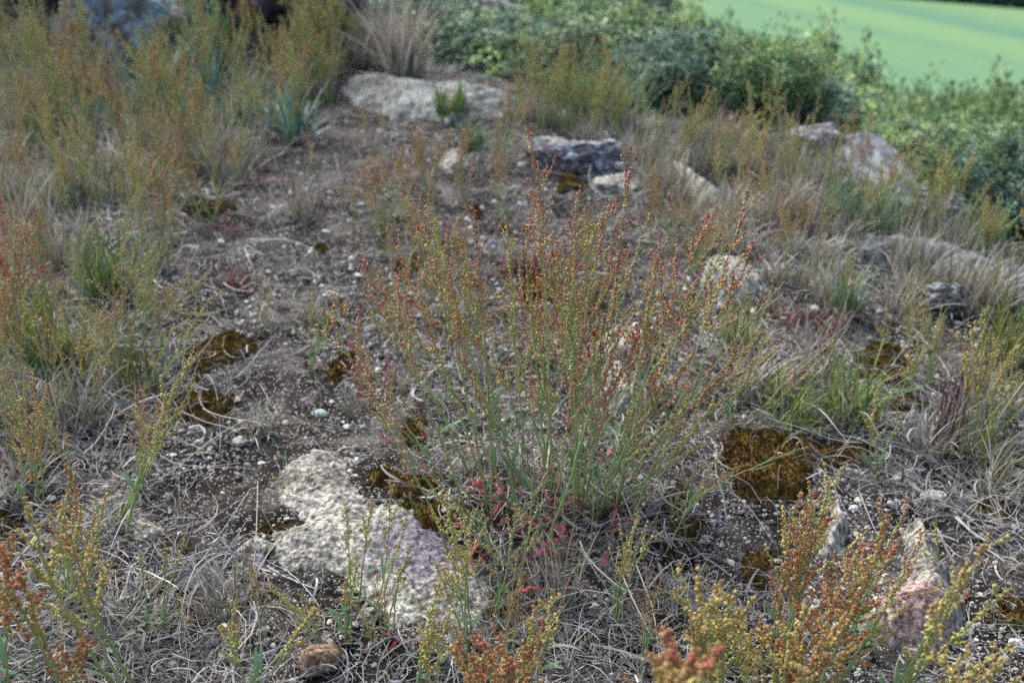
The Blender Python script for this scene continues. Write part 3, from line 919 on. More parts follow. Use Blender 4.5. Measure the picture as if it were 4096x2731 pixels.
def sorrel_stem(rr, p0, p1, pal, nb, f0, seed_r=.00085, wr=.0011, detail=True, step=.0046, blen=.22, kmax=6, straight=.3):
    L = np.linalg.norm(p1 - p0)
    up = np.array([0, 0, 1.0])
    c = p0 + (p1 - p0) * (.35 + .2 * straight) + up * L * (.10 * (1 - straight)) + rr.normal(0, .012, 3) * L * 3
    n = 18
    P = bez(p0, c, p1, n)
    P[1:-1] += rr.normal(0, .0012, (n - 2, 3)) * (L / .4)
    stem = MB()
    t = np.linspace(0, 1, n)
    rad = wr * (1 - .72 * t ** 1.2) + .00012
    sc = ST_G * (1 - t[:, None] * .4) + ST_P * (t[:, None] * .4)
    sc = sc + (ST_R - sc) * (np.clip(.22 - t, 0, 1)[:, None] * 3.2) * rr.uniform(.3, 1)
    sc = sc * rr.uniform(.85, 1.1)
    tubes(stem, P[None], rad[None], 5, sc[None])
    # axes that carry whorls
    axes = []
    az = rr.uniform(0, 6.28)
    ts = np.linspace(f0, .93, nb) + rr.normal(0, .012, nb)
    bp = []
    for i, tt in enumerate(ts):
        tt = float(np.clip(tt, .1, .96)); k = tt * (n - 1); a = int(k); fr = k - a
        o = P[a] * (1 - fr) + P[min(a + 1, n - 1)] * fr
        T = nrm(P[min(a + 1, n - 1)] - P[max(a - 1, 0)])
        az += 2.4 + rr.normal(0, .4)
        s1 = nrm(np.cross(T, [.3, .2, 1.0] if abs(T[2]) < .9 else [1.0, .2, 0])); s2 = np.cross(T, s1)
        th = rr.uniform(.28, .68)
        d = T * math.cos(th) + (s1 * math.cos(az) + s2 * math.sin(az)) * math.sin(th)
        bl = L * blen * (1.2 - .85 * (tt - f0) / (1.0001 - f0)) * rr.uniform(.65, 1.3)
        e = o + d * bl + up * bl * rr.uniform(.1, .35)
        B = bez(o, o + d * bl * .55, e, 9)
        bp.append(B); axes.append((B, .10 if bl < .05 else .18))
        if bl > .045:
            for q in range(2 if bl > .07 else 1):
                j = rr.integers(2, 5); o2 = B[j]; d2 = nrm(d + rr.normal(0, .55, 3)); b2 = bl * rr.uniform(.35, .6)
                B2 = bez(o2, o2 + d2 * b2 * .5, o2 + d2 * b2 + up * b2 * .25, 9)
                bp.append(B2); axes.append((B2, .08))
    top0 = int((f0 + (1 - f0) * .35) * (n - 1))
    axes.append((P[top0:], .0))
    bp = np.array(bp)
    spike = MB()
    if len(bp):
        tubes(spike, bp, np.linspace(wr * .42, wr * .16, 9)[None] + .00008, 4, ST_P * .9)
    cen, axs, col = [], [], []
    lo, mi, tp = pal
    for A, st in axes:
        seg = np.linalg.norm(np.diff(A, axis=0), axis=1); cs = np.r_[0, np.cumsum(seg)]; tot = cs[-1]
        s = np.arange(st * tot + .003, tot, step) + rr.normal(0, step * .2, len(np.arange(st * tot + .003, tot, step)))
        if len(s) == 0: continue
        c0 = np.stack([np.interp(s, cs, A[:, j]) for j in range(3)], -1)
        u = np.clip(s / tot, 0, 1)
        kk = rr.integers(2, kmax + 1, len(s))
        idx = np.repeat(np.arange(len(s)), kk)
        m = len(idx)
        off = nrm(rr.normal(size=(m, 3)) * [1, 1, .8]) * rr.uniform(.0010, .0026, (m, 1)) * (1.15 - .5 * u[idx])[:, None] * (seed_r / .00085)
        off[:, 2] -= .0006
        cen.append(c0[idx] + off); axs.append(off + np.array([0, 0, -.0012]))
        x = np.clip(u[idx] * .9 - .06 + rr.normal(0, .18, m) + rr.normal(0, .2), 0, 1)[:, None]
        cc = np.where(x < .5, lo + (mi - lo) * x * 2, mi + (tp - mi) * (x * 2 - 1))
        col.append(cc * rr.uniform(.7, 1.15, (m, 1)))
    cen = np.concatenate(cen); axs = np.concatenate(axs); col = np.concatenate(col)
    m = len(cen)
    sz = rr.uniform(.5, 1.35, m) * seed_r
    blobs(spike, cen, axs, sz * 1.35, sz * 1.0, col, WING if detail else (OCT_V, OCT_F))
    # stem leaves
    leaves = []
    for q in range(rr.integers(2, 4)):
        tt = rr.uniform(.08, .45); a = int(tt * (n - 1)); o = P[a]
        aa = rr.uniform(0, 6.28); ll = rr.uniform(.018, .038) * (L / .35) ** .5
        d = np.array([math.cos(aa) * .6, math.sin(aa) * .6, .8])
        B = bez(o, o + d * ll * .5, o + d * ll + np.array([math.cos(aa), math.sin(aa), -.3]) * ll * .25, 7)
        lm = MB(); tl = np.linspace(0, 1, 7)
        ribbons(lm, B[None], (rr.uniform(.0012, .0026) * np.sin(np.clip(tl * .93 + .07, 0, 1) * math.pi) ** .7 + .0002)[None], nrm(np.array([[-math.sin(aa), math.cos(aa), .1]])), lin(104, 138, 100) * rr.uniform(.7, 1.15), fold=.25)
        leaves.append(lm)
    return stem, spike, leaves


def hero(tips, base, pal, label, nb=8, f0=.45, lean=0.0, seed=0, name='sorrel_plant', seed_r=.00088, basal=3, spread=.008, wr=.0009, step=.0046, blen=.22, Y=None, straight=.3):
    rr = np.random.default_rng(seed)
    p = hit(*base) if Y is None else at_y(base[0], base[1], Y)
    if Y is not None: p[2] = float(terrain(p[0:1], p[1:2])[0])
    root = empty(name, p)
    for i, tp in enumerate(tips):
        ly = tp[2] if len(tp) > 2 else lean
        e = at_y(tp[0], tp[1], p[1] + ly + rr.normal(0, .012))
        b = p + np.array([rr.normal(0, spread), rr.normal(0, spread), -.004])
        b[2] = float(terrain(b[0:1], b[1:2])[0]) - .004
        st, sp, lv = sorrel_stem(rr, b - p, e - p, PAL[pal if rr.random() < .72 else 'yellow'], nb, f0, seed_r=seed_r * .84, wr=wr, step=step, blen=blen, straight=straight)
        s = st.build('stem', M_STEM, root); sp.build('flower_spike', M_SEED, s)
        for l in lv[:2]: l.build('leaf', M_LEAF, s)
    for i in range(basal):
        basal_leaf(rr, np.zeros(3), .012, (.012, .03), True).build('basal_leaf', M_LEAF, root)
    tag(root, label, 'sorrel')
    return root


BL = np.array([lin(172, 78, 88), lin(134, 62, 72), lin(92, 66, 66), lin(138, 122, 114), lin(92, 86, 74), lin(158, 100, 98), lin(92, 96, 70)])


def basal_leaf(rr, c, spread, ln=(.022, .05), dull=False):
    a = rr.uniform(0, 6.28); l = rr.uniform(*ln)
    o = c + np.array([rr.normal(0, spread), rr.normal(0, spread), .001])
    d = np.array([math.cos(a), math.sin(a), 0])
    h = rr.uniform(.15, .8)
    B = bez(o, o + d * l * .5 + np.array([0, 0, l * h]), o + d * l + np.array([0, 0, l * rr.uniform(-.1, .35)]), 8)
    B += rr.normal(0, .0018, B.shape)
    B[:, 2] = np.maximum(B[:, 2], .001)
    t = np.linspace(0, 1, 8)
    w = rr.uniform(.0012, .0034) * np.sin(np.clip(t * .9 + .1, 0, 1) * math.pi) ** .8 + .0003
    mb = MB()
    ribbons(mb, B[None], w[None], nrm(np.array([[-math.sin(a), math.cos(a), rr.normal(0, .5)]])), BL[rr.choice(len(BL), p=[.0, .05, .2, .3, .2, .05, .2] if dull else [.17, .18, .16, .2, .11, .1, .08])] * rr.uniform(.7, 1.2), fold=rr.uniform(.2, .8))
    return mb


# the big clump
def big_clump():
    rr = np.random.default_rng(77)
    c = hit(2180, 2080)
    root = empty('sorrel_plant', c)
    tips = [(2120, 505, .06), (2150, 640, .05), (2060, 700, .03), (1660, 725, .02), (1640, 790, .0), (2310, 770, .05), (2520, 590, .06), (2440, 800, .05), (2360, 880, .0), (2690, 830, .07), (2640, 930, .05), (2840, 850, .06), (2980, 850, .06), (3010, 960, .05),
            (2900, 980, .03), (2760, 1010, .04), (1430, 1000, .02), (1350, 1200, .0), (1500, 1050, .03), (1560, 950, .04), (1740, 860, .04), (1830, 940, .02), (1890, 800, .05), (1290, 1230, -.02), (1400, 1480, -.03), (1950, 1020, .02), (2090, 900, .03), (2200, 980, .0),
            (2260, 1080, -.02), (2480, 1000, .02), (2010, 1150, -.03), (1700, 1180, -.02), (1640, 1300, -.04), (2600, 1080, .02), (2700, 1180, .0), (2860, 1170, .02), (2950, 1260, .0), (3060, 1330, .02), (2990, 1480, .0), (2900, 1580, -.02), (2780, 1400, -.02), (2660, 1440, -.03),
            (2950, 1130, .03), (2840, 1760, -.04), (2740, 1650, -.05), (2150, 1330, -.05), (2420, 1250, -.03), (1830, 1420, -.06), (2560, 1330, -.02), (1790, 1080, .01), (2020, 860, .04), (2200, 800, .05), (2780, 930, .05), (2600, 850, .06)]
    for i, (tx, ty, ly) in enumerate(tips):
        if i in (2, 9, 15, 25, 31, 36, 42, 49, 51, 52): continue
        bx = 2200 + (tx - 2200) * .40 + rr.normal(0, 60); by = 2030 + rr.normal(0, 110) - .10 * abs(tx - 2200) + (ty - 1000) * .08
        b = hit(bx, by); b[2] -= .004
        e = at_y(tx, ty, b[1] + ly + rr.normal(0, .01) + .01)
        nb = int(rr.integers(6, 11))
        st, sp, lv = sorrel_stem(rr, b - c, e - c, PAL[('rust', 'rust', 'rust', 'orange', 'yellow', 'green')[int(rr.integers(6))]], nb, rr.uniform(.42, .58), seed_r=.00094, wr=.00130, step=.0040, blen=rr.uniform(.11, .19), kmax=6, straight=rr.uniform(-.3, .8))
        s = st.build('stem', M_STEM, root); sp.build('flower_spike', M_SEED, s)
        for l in lv: l.build('leaf', M_LEAF, s)
    for i in range(30):
        bx, by = 2200 + rr.normal(0, 210), 2060 + rr.normal(0, 110)
        b = hit(bx, by); tx = bx + (bx - 2200) * .9 + rr.normal(0, 150); ty = by - rr.uniform(250, 900)
        e = at_y(tx, ty, b[1] + rr.normal(0, .03))
        st, sp, lv = sorrel_stem(rr, b - c, e - c, PAL['rust' if rr.random() < .6 else 'green'], int(rr.integers(2, 6)), rr.uniform(.5, .75), seed_r=.00085, wr=.0008, step=.0048, blen=.12, kmax=5, straight=rr.uniform(-.6, .6))
        s = st.build('stem', M_STEM, root); sp.build('flower_spike', M_SEED, s)
        for l in lv[:2]: l.build('leaf', M_LEAF, s)
    for i in range(98):
        q = (2200 + rr.normal(0, 230), 2080 + rr.normal(0, 150)) if i < 50 else (2180 + rr.normal(0, 130), 2210 + rr.normal(0, 120))
        b = hit(*q) - c
        basal_leaf(rr, np.zeros(3), .004, (.022, .055)).build('basal_leaf', M_LEAF, root).location = tuple(b + [0, 0, .004 + rr.uniform(0, .012)])
    tag(root, 'big rusty-red sheep sorrel clump with many branching stems in the centre', 'sorrel')


big_clump()

H = hero
H([(3320, 1900), (3260, 1960), (3180, 2020), (3200, 2120), (3290, 2080), (3140, 2250)], (3100, 2640), 'orange', 'tall dense orange sorrel in front of the moss carpet at the lower right', 9, .42, -.02, 1, seed_r=.00105, step=.0042)
H([(3560, 2050), (3460, 2170), (3540, 2130), (3400, 2290), (3330, 2360)], (3230, 2830), 'orange', 'leaning orange sorrel just left of the pointed boulder', 7, .45, -.03, 2, seed_r=.00110, step=.0040)
H([(3250, 2430), (3340, 2500), (3160, 2520), (3420, 2440), (3280, 2570)], (3120, 2930), 'orange', 'blurred bushy orange-yellow sorrel at the bottom right', 8, .30, -.05, 3, seed_r=.00120, step=.0038, blen=.3)
H([(3640, 2020), (3700, 2110), (3580, 2200), (3690, 2200), (3610, 2300)], (3430, 2620), 'rust', 'sparse branching sorrel in front of the pointed boulder', 5, .4, -.02, 4, seed_r=.0009)
H([(2790, 2330), (2920, 2370), (2830, 2420), (2880, 2480), (2760, 2500)], (2830, 2860), 'yellow', 'blurred yellow and orange sorrel at the bottom right of centre', 7, .45, -.06, 5, seed_r=.0013, step=.0045)
H([(2700, 2600), (2780, 2620), (2740, 2680)], (2730, 3200), 'orange', 'very blurred red-orange sorrel head at the bottom edge', 9, .6, -.12, 6, seed_r=.0014, step=.004, blen=.15)
H([(3960, 2130), (3870, 2240), (3840, 2300), (4050, 2350), (3760, 2420), (4060, 2560)], (3520, 2900), 'yellow', 'sparse blurred yellow sorrel with drooping tips at the lower right edge', 4, .5, -.06, 7, seed_r=.0013, blen=.13, step=.0065, wr=.0015)
H([(3900, 2700), (3780, 2620), (3980, 2650)], (3800, 3000), 'rust', 'blurred orange sorrel tips at the bottom right corner', 7, .4, -.06, 8, seed_r=.0013)
H([(2210, 2360), (2140, 2420), (2180, 2470), (2100, 2560)], (2100, 2790), 'orange', 'compact orange sorrel spike in front of the big sorrel clump', 7, .4, -.05, 9, seed_r=.0011, blen=.16)
H([(1760, 2330), (1800, 2440), (1740, 2480), (1690, 2560)], (1690, 2760), 'yellow', 'yellow sorrel spike standing before the front of the granite slab', 7, .35, -.04, 10, seed_r=.0010, blen=.16)
H([(1930, 2560), (1880, 2620), (1820, 2590), (1990, 2680), (2030, 2600)], (2010, 2900), 'orange', 'spreading blurred orange sorrel at the bottom centre', 8, .35, -.06, 11, seed_r=.0012, blen=.25)
H([(1560, 1930), (1490, 1990), (1380, 2010)], (1470, 2440), 'yellow', 'slender yellow-green sorrel rising over the middle of the granite slab', 5, .55, -.01, 12, seed_r=.0010, blen=.12)
H([(1625, 2070), (1640, 2180), (1610, 2260)], (1570, 2560), 'yellow', 'thin yellow sorrel over the purple stain of the granite slab', 5, .5, -.02, 13, seed_r=.0010, blen=.10)
H([(1400, 2230), (1430, 2210), (1380, 2330)], (1415, 2560), 'yellow', 'short yellow sorrel at the front left of the granite slab', 5, .5, -.02, 14, seed_r=.0010, blen=.12)
H([(1860, 2060), (1760, 1960), (1810, 2140), (1740, 2250)], (1880, 2560), 'yellow', 'open yellow-green sorrel between the granite slab and the big clump', 6, .45, -.03, 15, seed_r=.0010, blen=.18)
H([(2130, 1960), (2060, 2010), (1920, 2060)], (2010, 2480), 'green', 'thin green sorrel in front of the base of the big clump', 6, .5, -.02, 16)
H([(2560, 2060), (2620, 2120), (2510, 2150)], (2450, 2500), 'yellow', 'yellow-green sorrel in front of the right side of the big clump', 6, .5, -.02, 17)
H([(1265, 2430), (1200, 2500), (880, 2500)], (1000, 2790), 'yellow', 'lone diagonal sorrel stalk with yellow beads at the bottom left of centre', 2, .6, -.05, 18, seed_r=.0011, blen=.10)
H([(930, 2400), (950, 2470)], (900, 2690), 'yellow', 'short yellow sorrel left of the diagonal stalk', 4, .4, -.03, 19)
H([(660, 2170), (740, 2150), (560, 2200)], (600, 2560), 'green', 'sparse green-yellow sorrel above the olive moss cushion', 3, .6, -.02, 20, blen=.16)
H([(190, 2040), (100, 2030), (290, 2180)], (500, 2800), 'yellow', 'tall curving sorrel with a thick green stem at the lower left', 7, .5, -.05, 21, seed_r=.0012, wr=.0018, blen=.16)
H([(280, 1840), (310, 1930), (250, 1990), (330, 2020)], (270, 2420), 'orange', 'dense orange and yellow sorrel spike at the left', 7, .35, -.02, 22, seed_r=.0011, blen=.14)
H([(440, 1940), (380, 2060), (400, 2150)], (330, 2400), 'yellow', 'yellow sorrel right of the dense orange spike at the left', 6, .4, -.02, 23, seed_r=.0010, blen=.18)
H([(50, 2130), (70, 2280), (20, 2200)], (40, 2750), 'orange', 'blurred orange sorrel on the left edge near the bottom', 8, .4, -.06, 24, seed_r=.0013, blen=.14)
H([(20, 2340), (140, 2480)], (280, 2820), 'green', 'thick green sorrel stalk slanting up to the left edge at the bottom', 3, .6, -.06, 25, seed_r=.0012, wr=.002, blen=.14)
H([(330, 2560), (260, 2610)], (330, 2850), 'orange', 'small blurred orange sorrel at the bottom left', 5, .4, -.05, 26, seed_r=.0012)
H([(130, 1470), (80, 1580), (170, 1640), (110, 1720)], (140, 2050), 'orange', 'orange sorrel on the left edge below the yellowish tuft', 7, .35, -.02, 27, seed_r=.0010)
H([(60, 800), (20, 860), (110, 850), (30, 950), (60, 1000)], (40, 1420), 'rust', 'dense red and orange sorrel against the left edge', 9, .35, -.02, 28, seed_r=.0011)
H([(20, 1100), (60, 1180), (10, 1230)], (20, 1560), 'orange', 'orange sorrel on the left edge beneath the dense red one', 8, .35, -.02, 29, seed_r=.0010)
H([(570, 870), (480, 990), (640, 1000), (850, 1080), (720, 1120), (600, 1060)], (510, 1420), 'green', 'pale green sorrel with long beaded arms at the left', 5, .42, -.01, 30, seed_r=.0011, step=.006, blen=.26)
H([(85, 1160), (430, 1220), (480, 1370), (250, 1250)], (190, 1620), 'yellow', 'yellow sorrel with an arching pale arm at the left', 6, .5, -.01, 31, seed_r=.0010, blen=.22)
H([(790, 1410), (770, 1540), (720, 1500), (700, 1660)], (480, 2150), 'yellow', 'leaning yellow-green sorrel with its head over the moss cushions', 6, .55, -.02, 32, seed_r=.0010, wr=.0014, blen=.16)
H([(640, 1600), (570, 1660), (600, 1720)], (560, 1960), 'rust', 'reddish short sorrel left of the moss cushions', 6, .3, -.02, 33, blen=.2)
H([(860, 1240), (700, 1300), (850, 1180)], (600, 1600), 'green', 'thin green sorrel leaning right above the curved moss strip', 4, .5, -.01, 34, seed_r=.0010, blen=.2)
H([(1080, 1110), (1050, 1160)], (1030, 1330), 'yellow', 'small lone yellow sorrel on the bare gravel', 5, .3, 0, 35, blen=.25)
H([(1360, 1160), (1330, 1230), (1240, 1190)], (1240, 1480), 'yellow', 'small yellow-red sorrel at the left flank of the big clump', 6, .4, -.01, 36)
H([(3930, 1230), (3880, 1300), (3980, 1350), (3850, 1420), (3830, 1340), (4020, 1480)], (3900, 1700), 'yellow', 'bushy yellow-green sorrel near the right edge', 8, .3, -.01, 37, seed_r=.0011)
H([(4060, 1390), (4090, 1480), (4010, 1520)], (4030, 1760), 'green', 'green-yellow sorrel cut by the right edge', 8, .3, -.01, 38, seed_r=.0011)
H([(3680, 1330), (3640, 1400), (3720, 1370), (3600, 1480)], (3640, 1580), 'yellow', 'yellow sorrel left of the bushy one near the right edge', 7, .3, 0, 39)
H([(3550, 1240), (3500, 1300)], (3540, 1410), 'orange', 'tiny orange sorrel on the dark soil at the right', 5, .3, 0, 40)
H([(3510, 1560), (3620, 1650), (3480, 1680)], (3480, 1880), 'green', 'pale sparse sorrel right of the bright green tuft', 5, .35, -.01, 41, blen=.2)
H([(3340, 1360), (3300, 1420), (3180, 1490)], (3040, 1680), 'rust', 'low leaning sorrel stalk left of the bright green tuft', 4, .5, 0, 42, blen=.12)
H([(3080, 1340), (3110, 1390), (2960, 1400)], (2900, 1720), 'rust', 'red-tipped sorrel at the right flank of the big clump', 7, .4, 0, 43, seed_r=.0009)
H([(2960, 1860), (2890, 1900), (2820, 1850)], (2700, 2080), 'rust', 'short sorrel bending over the left end of the moss carpet', 6, .4, -.01, 44)
H([(3740, 2080), (3650, 2170)], (3780, 2330), 'orange', 'tiny orange sorrel sprig right of the pointed boulder top', 4, .4, -.01, 45, blen=.15)
H([(3070, 2500), (3000, 2560), (2960, 2450)], (2940, 2830), 'yellow', 'thin blurred sorrel between the two dense ones at the bottom right', 5, .4, -.05, 46, seed_r=.0011)
H([(1060, 2060), (1130, 1980), (860, 2060), (720, 2100)], (1170, 1740), 'orange', 'fallen sorrel stalk lying across the gravel left of the slab', 5, .5, -.12, 47, blen=.2, straight=1)

# small standing copies
PROTO = {}
for kind, pal in (('orange', 'orange'), ('yellow', 'yellow'), ('reddish', 'rust'), ('yellow-green', 'green')):
    for v in range(3):
        rr = np.random.default_rng(900 + 10 * v + len(kind))
        root = empty('sorrel_plant', (0, 0, -50))
        ns = [2, 4, 3][v]
        for i in range(ns):
            a = rr.uniform(0, 6.28); h = rr.uniform(.13, .21) * (1 if i else 1.15); ln = rr.uniform(.01, .06)
            st, sp, lv = sorrel_stem(rr, np.array([rr.normal(0, .006), rr.normal(0, .006), -.006]), np.array([math.cos(a) * ln, math.sin(a) * ln, h]), PAL[pal], int(rr.integers(5, 8)), rr.uniform(.32, .5), detail=False, step=.0048, blen=.2, seed_r=.00105)
            s = st.build('stem', M_STEM, root); sp.build('flower_spike', M_SEED, s)
            for l in lv[:1]: l.build('leaf', M_LEAF, s)
        PROTO[kind, v] = root
FARP = {}
for kind, pal in (('orange', 'orange'), ('yellow', 'yellow'), ('yellow-green', 'green')):
    for v in range(3):
        rr = np.random.default_rng(950 + 10 * v + len(kind))
        root = empty('sorrel_plant', (0, 0, -50))
        stb, spb = MB(), MB()
        for i in range([3, 5, 4][v]):
            a = rr.uniform(0, 6.28); h = rr.uniform(.16, .28); ln = rr.uniform(.01, .09)
            st, sp, lv = sorrel_stem(rr, np.array([rr.normal(0, .012), rr.normal(0, .012), -.006]), np.array([math.cos(a) * ln, math.sin(a) * ln, h]), PAL[pal], int(rr.integers(5, 8)), rr.uniform(.3, .5), detail=False, step=.0060, blen=.17, seed_r=.0014)
            for q in (st,): stb.add(q.V[0], q.Q[0], None, q.C[0])
            for a_, c_, in zip(sp.V, sp.C): pass
            off = spb.n
            spb.V += sp.V; spb.C += sp.C; spb.Q += [x + off for x in sp.Q]; spb.T += [x + off for x in sp.T]; spb.n += sp.n
        s = stb.build('stem', M_STEM, root); spb.build('flower_spike', M_SEED, root)
        FARP[kind, v] = root


def sow(poly, n, seed, mix, far, s0, phrase, group, auto):
    rr = np.random.default_rng(seed)
    kinds = list(mix); w = np.array([mix[k] for k in kinds], float); w /= w.sum()
    for q in px_scatter(poly, n, seed):
        k = kinds[rr.choice(len(kinds), p=w)]
        p = hit(*q)
        s = s0 * rr.uniform(.65, 1.35)
        o = place((FARP if far else PROTO)[k, int(rr.integers(3))], p, s, rr.uniform(0, 6.28), (rr.normal(0, .12), rr.normal(0, .12)))
        if auto:
            ITEMS.append((o, ('tall ' if s > 1.1 * s0 else 'short ' if s < .85 * s0 else '') + k + ' ' + phrase, 'sorrel', group, tuple(q)))
        else:
            tag(o, f'{phrase} with {k} seed heads' if '{k}' not in phrase else phrase.format(k=k), 'sorrel', f'{group}, {k}')


sow([(-60, 640), (500, 560), (900, 640), (1010, 820), (760, 1020), (350, 900), (-60, 1000)], 64, 601, {'orange': 4, 'yellow': 5, 'reddish': 2}, False, .85, 'sorrel in the dry grass', 'orange sorrels in the dry grass at the left', True)
sow([(-60, 150), (700, 120), (1300, 120), (1400, 300), (1250, 560), (900, 660), (-60, 640)], 90, 602, {'yellow': 4, 'yellow-green': 6, 'orange': 2}, True, .85, 'blurred {k} sorrel on the grassy bank at the upper left', 'blurred sorrels on the upper left bank', False)
sow([(1230, 150), (1450, 150), (1430, 330), (1280, 480)], 14, 603, {'yellow': 1, 'yellow-green': 3}, True, 1.05, 'tall blurred {k} sorrel at the left of the long bluish slab', 'tall sorrels left of the bluish slab', False)
sow([(2040, 440), (2450, 500), (2500, 590), (2120, 560)], 30, 604, {'yellow': 2, 'yellow-green': 5}, True, .72, 'tall blurred {k} sorrel in the dense stand before the bushes', 'tall sorrels before the bushes', False)
sow([(2500, 620), (2900, 600), (3300, 760), (3900, 960), (4150, 1130), (3700, 1000), (3200, 900), (2800, 820)], 44, 605, {'yellow': 3, 'yellow-green': 4, 'orange': 1}, True, .62, 'blurred {k} sorrel along the right rim of the hilltop', 'blurred sorrels on the right rim', False)
sow([(1350, 560), (2100, 620), (2200, 900), (1500, 1000), (1250, 800)], 24, 606, {'reddish': 4, 'orange': 4}, False, .75, 'sorrel on the gravel', 'small sorrels behind the big clump', True)
sow([(1420, 1000), (1900, 1000), (2700, 1200), (2600, 1700), (1900, 1750), (1450, 1500)], 20, 607, {'reddish': 3, 'orange': 3, 'yellow': 3}, False, .8, 'sorrel under the big clump', 'sorrels under the big clump', True)
sow([(2500, 900), (3300, 950), (3250, 1250), (2800, 1180)], 12, 608, {'orange': 4, 'reddish': 2}, False, .8, 'sorrel in grey grass', 'orange sorrels behind the right flank', True)
sow([(0, 1080), (700, 1080), (850, 1300), (600, 1900), (0, 2000)], 34, 609, {'orange': 3, 'reddish': 2, 'yellow': 4, 'yellow-green': 3}, False, .72, 'sorrel among dead grass', 'small sorrels among dead grass at the left', True)
sow([(3500, 1250), (4100, 1500), (4100, 1900), (3650, 1700)], 7, 610, {'yellow': 3, 'orange': 2}, False, .6, 'sorrel', 'small sorrels at the right', True)
sow([(600, 2500), (2600, 2560), (2600, 2720), (600, 2720)], 9, 611, {'yellow': 3, 'orange': 2}, False, .45, 'sorrel sprig', 'small sorrels at the bottom', True)


# red rosettes (stonecrop-like)
def rosette(px, py, n, h, seed, label=None, phrase='dull red leafy rosette'):
    rr = np.random.default_rng(seed); mb = MB()
    blades(mb, rr, n, h * .85, .75, .034, .0020, np.r_[REDS, DRY[3:5]], .7, m=5)
    o = mb.build('red_rosette', M_LEAF); o.location = tuple(hit(px, py))
    if label: tag(o, label, 'rosette')
    else: ITEMS.append((o, phrase, 'rosette', 'dull red rosettes on the soil', (px, py)))


for i, (px, py, n, h) in enumerate([(960, 1150, 60, .055), (1230, 830, 50, .06), (1000, 740, 40, .06), (2000, 930, 30, .05), (3290, 1310, 70, .05), (3180, 1300, 50, .05), (3240, 1390, 60, .05), (90, 1900, 80, .07), (150, 1860, 50, .06),
                                   (1600, 1560, 50, .05), (1520, 1530, 40, .05), (2640, 1650, 30, .04), (260, 1180, 40, .06), (2110, 1080, 40, .05), (3060, 1250, 40, .05), (900, 940, 40, .05)]):
    rosette(px, py, n, h, 700 + i)
for i, (px, py) in enumerate([(3790, 1750), (3830, 1680), (3760, 1820)]):
    tuft('red_stalk_plant', px, py, 26, .11, .12, .02, .0012, REDS * .7, .15, 0, 720 + i, phrase='dark red upright stalk plant', cat='plant', group='dark red stalks at the right')

# long bleached straws and stalks
def stalk(pts, r, col, label=None, lift=.006, phrase='bleached straw'):
    P = np.array([hit(p[0], p[1]) + np.array([0, 0, p[2] if len(p) > 2 else lift]) for p in pts])
    k = np.linspace(0, len(P) - 1, 16)
    Q = np.stack([np.interp(k, np.arange(len(P)), P[:, j]) for j in range(3)], -1)
    for _ in range(3): Q[1:-1] = (Q[:-2] + 2 * Q[1:-1] + Q[2:]) / 4
    mb = MB(); tubes(mb, Q[None], np.linspace(r, r * .5, 16)[None], 5, col)
    o = mb.build('dry_stalk', M_DRY, loc=Q[0])
    if label: tag(o, label, 'stalk')
    else: ITEMS.append((o, phrase, 'stalk', 'bleached straws on the ground', (pts[len(pts) // 2][0], pts[len(pts) // 2][1])))


stalk([(600, 1960, .004), (750, 1900, .02), (900, 1800, .03), (1050, 1730, .03), (1200, 1725, .025), (1290, 1760, .01)], .0009, lin(180, 182, 158), 'long arching pale green stalk lying across the gravel at the left')
stalk([(1035, 1950, .01), (1030, 2200, .012), (1000, 2500, .01), (1010, 2680, .01)], .0007, lin(178, 172, 160), 'long upright bleached straw left of the granite slab')
stalk([(1000, 1990, .01), (900, 2150, .012), (760, 2350, .012), (640, 2520, .008)], .0007, lin(184, 180, 170), 'long slanting bleached straw across the gravel toward the lower left')
stalk([(2140, 2731, .01), (2180, 2600, .02), (2260, 2480, .02), (2290, 2400, .01)], .0008, lin(200, 190, 172), 'curved cream stalk at the bottom centre right of the orange spike')
stalk([(2480, 2380, .03), (2530, 2500, .03), (2600, 2600, .02), (2630, 2760, .01)], .0011, lin(196, 190, 160), 'thick cream stalk running to the bottom right of centre')
stalk([(2540, 2350, .03), (2610, 2500, .02), (2640, 2700, .01)], .0009, lin(200, 196, 180), 'thin white stalk beside the thick cream one')
stalk([(3640, 1320, .01), (3700, 1450, .03), (3780, 1520, .02), (3800, 1580, .01)], .0012, lin(190, 186, 182), 'bent grey twig on the dark soil near the right edge')
stalk([(2930, 2000, .01), (3000, 2070, .012), (3090, 2200, .01)], .0008, lin(172, 168, 168), None)
stalk([(3430, 1990, .01), (3470, 2100, .012), (3500, 2160, .01)], .0009, lin(180, 178, 182), None)
stalk([(3700, 1990, .004), (3700, 1930, .012), (3740, 1890, .012)], .0009, lin(200, 190, 170), None)
rr = np.random.default_rng(801)
for i in range(46):
    q = px_scatter([(400, 1700), (3900, 1500), (4050, 2700), (100, 2700)], 1, 8000 + i)[0]
    a = rr.uniform(0, 6.28); l = rr.uniform(120, 420); c = rr.normal(0, 60)
    e = (q[0] + math.cos(a) * l, q[1] + math.sin(a) * l * .6)
    m_ = ((q[0] + e[0]) / 2 + c, (q[1] + e[1]) / 2 + c * .5)
    stalk([(*q, .006), (*m_, rr.uniform(.008, .03)), (*e, .008)], rr.uniform(.00045, .0008), DRY[rr.choice([0, 1, 2, 4])] * rr.uniform(.8, 1.1))

# ------------------------------------------------------------------ bushes
BTOP = {}


